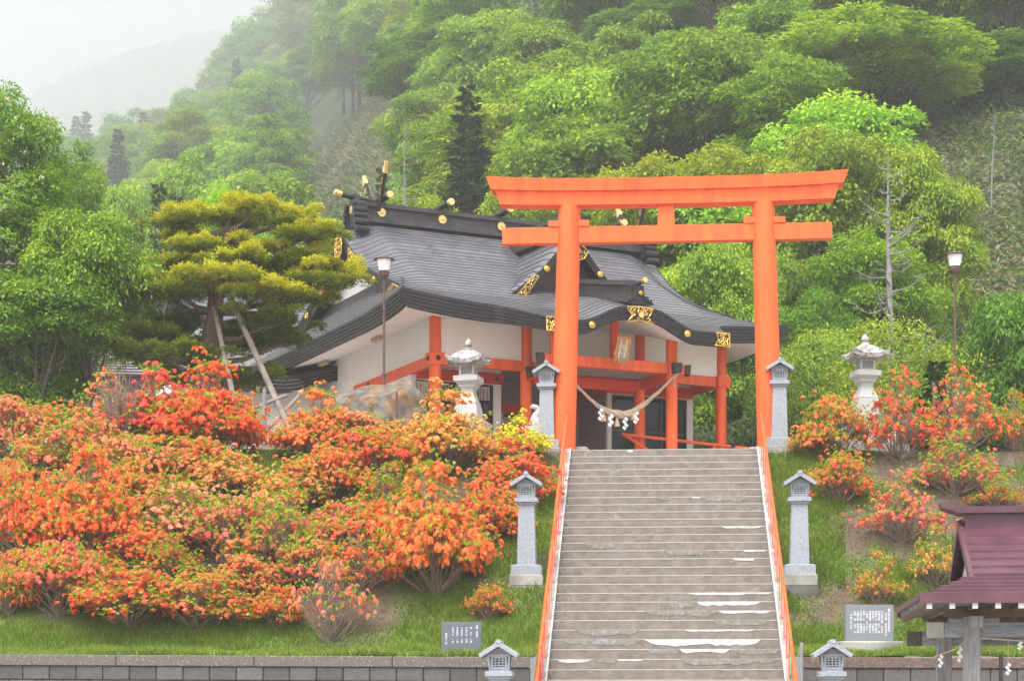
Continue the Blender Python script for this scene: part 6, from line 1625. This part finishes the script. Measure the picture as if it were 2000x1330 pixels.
# ---------------------------------------------------------------- wash pavilion, lower right
A0 = Vector((4.46, 21.0, GZ)); pv = empty('wash_pavilion', A0, R(-7.6), 'open wooden wash pavilion with ribbed maroon metal roof at the lower right', 'pavilion')
def pz(z): return z - GZ
W_, D_ = 6.2, 3.8; ze, zg, zr_ = 1.10, 1.40, 1.98
u0g, v0g = .58, .62; mid = D_ / 2
m_ = MB()
def sagz(v):                                               # front slope height at depth v
    return float(np.interp(v, [0, .62, 1.0, 1.45, 1.9], [ze, 1.345, 1.56, 1.8, 2.06]))
vv = [0, .12, .24, .36, .49, .62, .80, .98, 1.16, 1.34, 1.55, 1.9]
for side in (0, 1):
    f = (lambda v: v) if side == 0 else (lambda v: D_ - v)
    for a, b in zip(vv, vv[1:]):
        ua = u0g * (a / .62) if a < .62 else u0g - .0; ub = u0g * (b / .62) if b <= .62 else u0g
        if a >= .62: ua = ub = u0g + 0
        if a >= .62:
            pass
        L0 = [(ua, f(a), sagz(a) + .028), (W_ - ua, f(a), sagz(a) + .028)]; L1 = [(ub, f(b), sagz(b)), (W_ - ub, f(b), sagz(b))]; Lb = [(ua, f(a), sagz(a) - .01), (W_ - ua, f(a), sagz(a) - .01)]
        L0, L1, Lb = [[Vector((x, y, pz(z))) for x, y, z in q] for q in (L0, L1, Lb)]
        if side == 0: m_.strip(L0, L1); m_.strip(Lb, L0)
        else: m_.strip(L1, L0); m_.strip(L0, Lb)
for sx in (0, 1):
    fx = (lambda u: u) if sx == 0 else (lambda u: W_ - u); uu = [0, .12, .24, .36, .48, .58]
    for a, b in zip(uu, uu[1:]):
        h = lambda u: ze + (1.345 - ze) * u / .58; v_ = lambda u: u / .58 * .62
        L0 = [Vector((fx(a), v_(a), pz(h(a) + .028))), Vector((fx(a), D_ - v_(a), pz(h(a) + .028)))]; L1 = [Vector((fx(b), v_(b), pz(h(b)))), Vector((fx(b), D_ - v_(b), pz(h(b))))]; Lb = [Vector((fx(a), v_(a), pz(h(a) - .01))), Vector((fx(a), D_ - v_(a), pz(h(a) - .01)))]
        if sx == 0: m_.strip(L1, L0); m_.strip(L0, Lb)
        else: m_.strip(L0, L1); m_.strip(Lb, L0)
m_.build('roof', M['metal_maroon'], pv)
m_ = MB(); mm = M['metal_maroon']
m_.bbox(-.02, W_ + .02, -.03, -.0, pz(ze - .085), pz(ze + .03)); m_.bbox(-.02, W_ + .02, D_, D_ + .03, pz(ze - .085), pz(ze + .03)); m_.bbox(-.03, 0, 0, D_, pz(ze - .03), pz(ze + .03)); m_.bbox(W_, W_ + .03, 0, D_, pz(ze - .085), pz(ze + .03)); m_.build('eave_fascia', mm, pv)
m_ = MB(); rz0 = pz(2.0)
m_.bbox(u0g + .05, W_ - u0g, mid - .16, mid + .16, rz0 - .05, rz0 + .145); m_.bbox(u0g + .0, W_ - u0g, mid - .24, mid + .24, rz0 + .146, rz0 + .225)
m_.add([(u0g - .0, mid - .22, rz0 + .147), (u0g - .0, mid + .22, rz0 + .147), (u0g - .0, mid + .22, rz0 + .224), (u0g - .0, mid - .22, rz0 + .224), (u0g - .22, mid - .18, rz0 + .22), (u0g - .22, mid + .18, rz0 + .22), (u0g - .235, mid + .18, rz0 + .275), (u0g - .235, mid - .18, rz0 + .275)], [(0, 1, 5, 4), (4, 5, 6, 7), (7, 6, 2, 3), (0, 4, 7, 3), (1, 2, 6, 5)])
m_.build('ridge', mm, pv)
m_ = MB()
for sd_ in (-1, 1):
    pts = [(v, sagz(v)) for v in (.5, .62, 1.0, 1.45, 1.9)]
    A = [Vector((u0g - .02, mid + sd_ * (mid - v), pz(z + .03))) for v, z in pts]; B = [v - Vector((0, 0, .13)) for v in A]; A2 = [v + Vector((.05, 0, 0)) for v in A]; B2 = [v + Vector((.05, 0, 0)) for v in B]
    m_.strip(A, B); m_.strip(B2, A2); m_.strip(A2, A); m_.strip(B, B2)
m_.build('gable_trim', mm, pv)
MB().add([(u0g + .12, .75, pz(1.3)), (u0g + .12, D_ - .75, pz(1.3)), (u0g + .12, mid, pz(1.95))], [(0, 1, 2)])
m_ = MB(); m_.add([(u0g + .12, .72, pz(1.3)), (u0g + .12, D_ - .72, pz(1.3)), (u0g + .12, mid, pz(1.96))], [(2, 1, 0)]); m_.build('gable_board', M['cement_white'], pv)
MB().bbox(.0, W_, 0.0, D_, pz(ze - .03), pz(ze - .02)).build('soffit_boards', M['wood_brown'], pv)
raf = None
for i in range(24):
    u = .08 + i * .243 
    if raf is None:
        raf = MB().bbox(-.025, .025, .02, D_ - .02, -.06, 0).build('rafter', M['wood_brown'], pv); rc = MB().bbox(-.03, .03, -.012, .019, -.064, .0).build('rafter_cap', M['steel_white'], raf); o = raf
    else:
        o = raf.copy(); C.objects.link(o); c = rc.copy(); C.objects.link(c); c.parent = o
    o.location = (u, 0, pz(ze - .08))
rs = None
for i in range(14):
    if rs is None: rs = MB().bbox(-.0, .62, -.025, .025, -.06, 0).build('side_rafter', M['wood_grey'], pv); o = rs
    else: o = rs.copy(); C.objects.link(o)
    o.location = (-.0, .15 + i * .25, pz(ze - .034))
for (u, v) in ((.60, .7), (.50, 3.05), (5.4, .7), (5.4, 3.05)):
    MB().box((u, v, pz(ze - .2) / 2 - .0), (.19, .19, pz(ze - .2)), taper=(.97, .97)).build('post', M['wood_grey'], pv, bevel=.012)
for v, z, u0_, m2 in ((.7, .747, .11, 'wood_grey_h'), (3.05, .72, .05, 'wood_grey_h')):
    MB().bbox(u0_ + .18, 5.9, v - .06, v + .06, pz(z - .085), pz(z + .085)).build('tie_beam', M[m2], pv, bevel=.008)
    MB().bbox(u0_, u0_ + .179, v - .064, v + .064, pz(z - .089), pz(z + .089)).build('beam_end', M['concrete' if v < 1 else 'bronze_plate'], pv, bevel=.006)
for v in (.7, 3.05): MB().bbox(.3, 5.9, v - .08, v + .08, pz(ze - .205), pz(ze - .095)).build('wall_plate', M['wood_brown'], pv)
for u in (.62, 5.4): MB().bbox(u - .07, u + .07, .35, 3.4, pz(ze - .33), pz(ze - .21)).build('cross_beam', M['wood_grey'], pv); MB().bbox(u - .28, u + .28, .62, .78, pz(ze - .36), pz(ze - .206)).build('bracket', M['wood_grey_h'], pv, bevel=.02)
sr_ = empty('paper_streamer_rope', A0 + SU * .6 + SV * .55 + Vector((0, 0, pz(.66))), -SA, 'thin straw cord with white paper streamers strung round the pavilion posts', 'rope')
m_ = MB(); m_.tube([(-.28, .9, -.2), (-.1, .35, -.12), (.0, .03, .0)], .006, n=5); m_.tube([(.0, .03, .0), (.9, 0, -.06), (1.9, 0, -.10), (2.9, 0, -.09), (4.5, .0, .0)], .006, n=5); m_.build('cord', M['straw'], sr_)
for x, y, z, h in ((-.22, .7, -.17, .17), (-.07, .25, -.09, .2), (.55, .0, -.045, .1), (1.0, .0, -.065, .17), (1.9, 0, -.1, .17), (2.7, 0, -.09, .17), (.42, .0, -.28, .15)): 
    if (x, z) == (.42, -.28): m_ = MB(); m_.tube([(.42, 0, -.04), (.42, 0, -.28)], .004, n=4); m_.build('cord', M['straw'], sr_)
    shide(sr_, Vector((x, y - .01, z)), h, .04)

# ---------------------------------------------------------------- maroon roofed house at the left
HY = 57.0; hp = P(60, 730, HY); ho = empty('house', (hp.x, HY, 5.1), R(8), 'white walled house with ribbed maroon metal hip roof painted pale with sky sheen behind the left trees', 'house')
k = HY / F; zev = (CY - 728) * k - 5.1; zrd = (CY - 590) * k - 5.1; x0, x1 = -3.2, 3.45; dp = 4.5
m_ = MB(); nrow = 17
for j in range(nrow):
    q0, q1 = j / nrow, (j + 1) / nrow; hi_ = lambda q: (x0 + 2.0 * q, x1 - 2.3 * q, dp * q, zev + (zrd - zev) * q)
    a, b = hi_(q0), hi_(q1); mi = 0
    m_.add([(a[0], a[2], a[3] + .04), (a[1], a[2], a[3] + .04), (b[1], b[2], b[3]), (b[0], b[2], b[3]), (a[0], a[2], a[3] - .02), (a[1], a[2], a[3] - .02)], [(0, 1, 2, 3)], 0 if q0 > .52 else 1)
    m_.add([(a[0], a[2], a[3] + .04), (a[1], a[2], a[3] + .04), (a[0], a[2], a[3] - .02), (a[1], a[2], a[3] - .02)], [(2, 3, 1, 0)], 2)
    m_.add([(a[1], a[2], a[3] + .04), (a[1], 2 * dp - a[2], a[3] + .04), (b[1], 2 * dp - b[2], b[3]), (b[1], b[2], b[3])], [(0, 1, 2, 3)], 1)
    m_.add([(a[0], 2 * dp - a[2], a[3] + .04), (a[0], a[2], a[3] + .04), (b[0], b[2], b[3]), (b[0], 2 * dp - b[2], b[3])], [(0, 1, 2, 3)], 0)
m_.build('roof', [M['metal_maroon'], M['metal_sky_sheen'], M['wood_brown']], ho)
m_ = MB(); m_.bbox(x0 + .05, x1 - .05, .05, 2 * dp - .05, zev - .42, zev - .03); m_.build('eave_board', M['metal_maroon'], ho)
m_ = MB(); m_.bbox(x0 + .5, x1 - .5, .6, 2 * dp - .6, 0, zev - .421); m_.build('wall', M['plaster'], ho)
m_ = MB(); m_.bbox(x0 + 1.9, x1 - 2.2, dp - .15, dp + .15, zrd - .05, zrd + .25); m_.build('ridge', M['metal_maroon'], ho)
m_ = MB(); m_.bbox(-.9, .9, 1.5, 2.6, zev + .9, zev + 2.0); m_.add([(-1.2, 1.3, zev + 1.9), (1.2, 1.3, zev + 1.9), (1.2, 3.3, zev + 2.9), (-1.2, 3.3, zev + 2.9)], [(0, 1, 2, 3)]); m_.build('dormer', M['metal_maroon'], ho)
w_ = MB().bbox(-1.6, .2, .56, .599, 1.0, 2.2).build('window', M['frame_black'], ho)
for a in (-1.55, -.65): MB().bbox(a, a + .8, .545, .559, 1.05, 2.15).build('pane', M['window_dark'], w_)

# ---------------------------------------------------------------- mist in the air: one closed box round everything
hz = MB().bbox(-1400, 1400, -80, 3450, GZ - 1.2, 1350).build('haze', bpy.data.materials.new('haze_air')); hz['kind'] = 'stuff'; hz['label'] = 'thin white mist filling the air'; hz['category'] = 'mist'
hm = hz.data.materials[0]; hm.use_nodes = True; n_ = hm.node_tree.nodes; n_.clear(); vp = n_.new('ShaderNodeVolumePrincipled'); mo = n_.new('ShaderNodeOutputMaterial'); hm.node_tree.links.new(vp.outputs[0], mo.inputs['Volume'])
vp.inputs['Color'].default_value = (.86, .88, .90, 1); vp.inputs['Density'].default_value = .0008; vp.inputs['Anisotropy'].default_value = .3
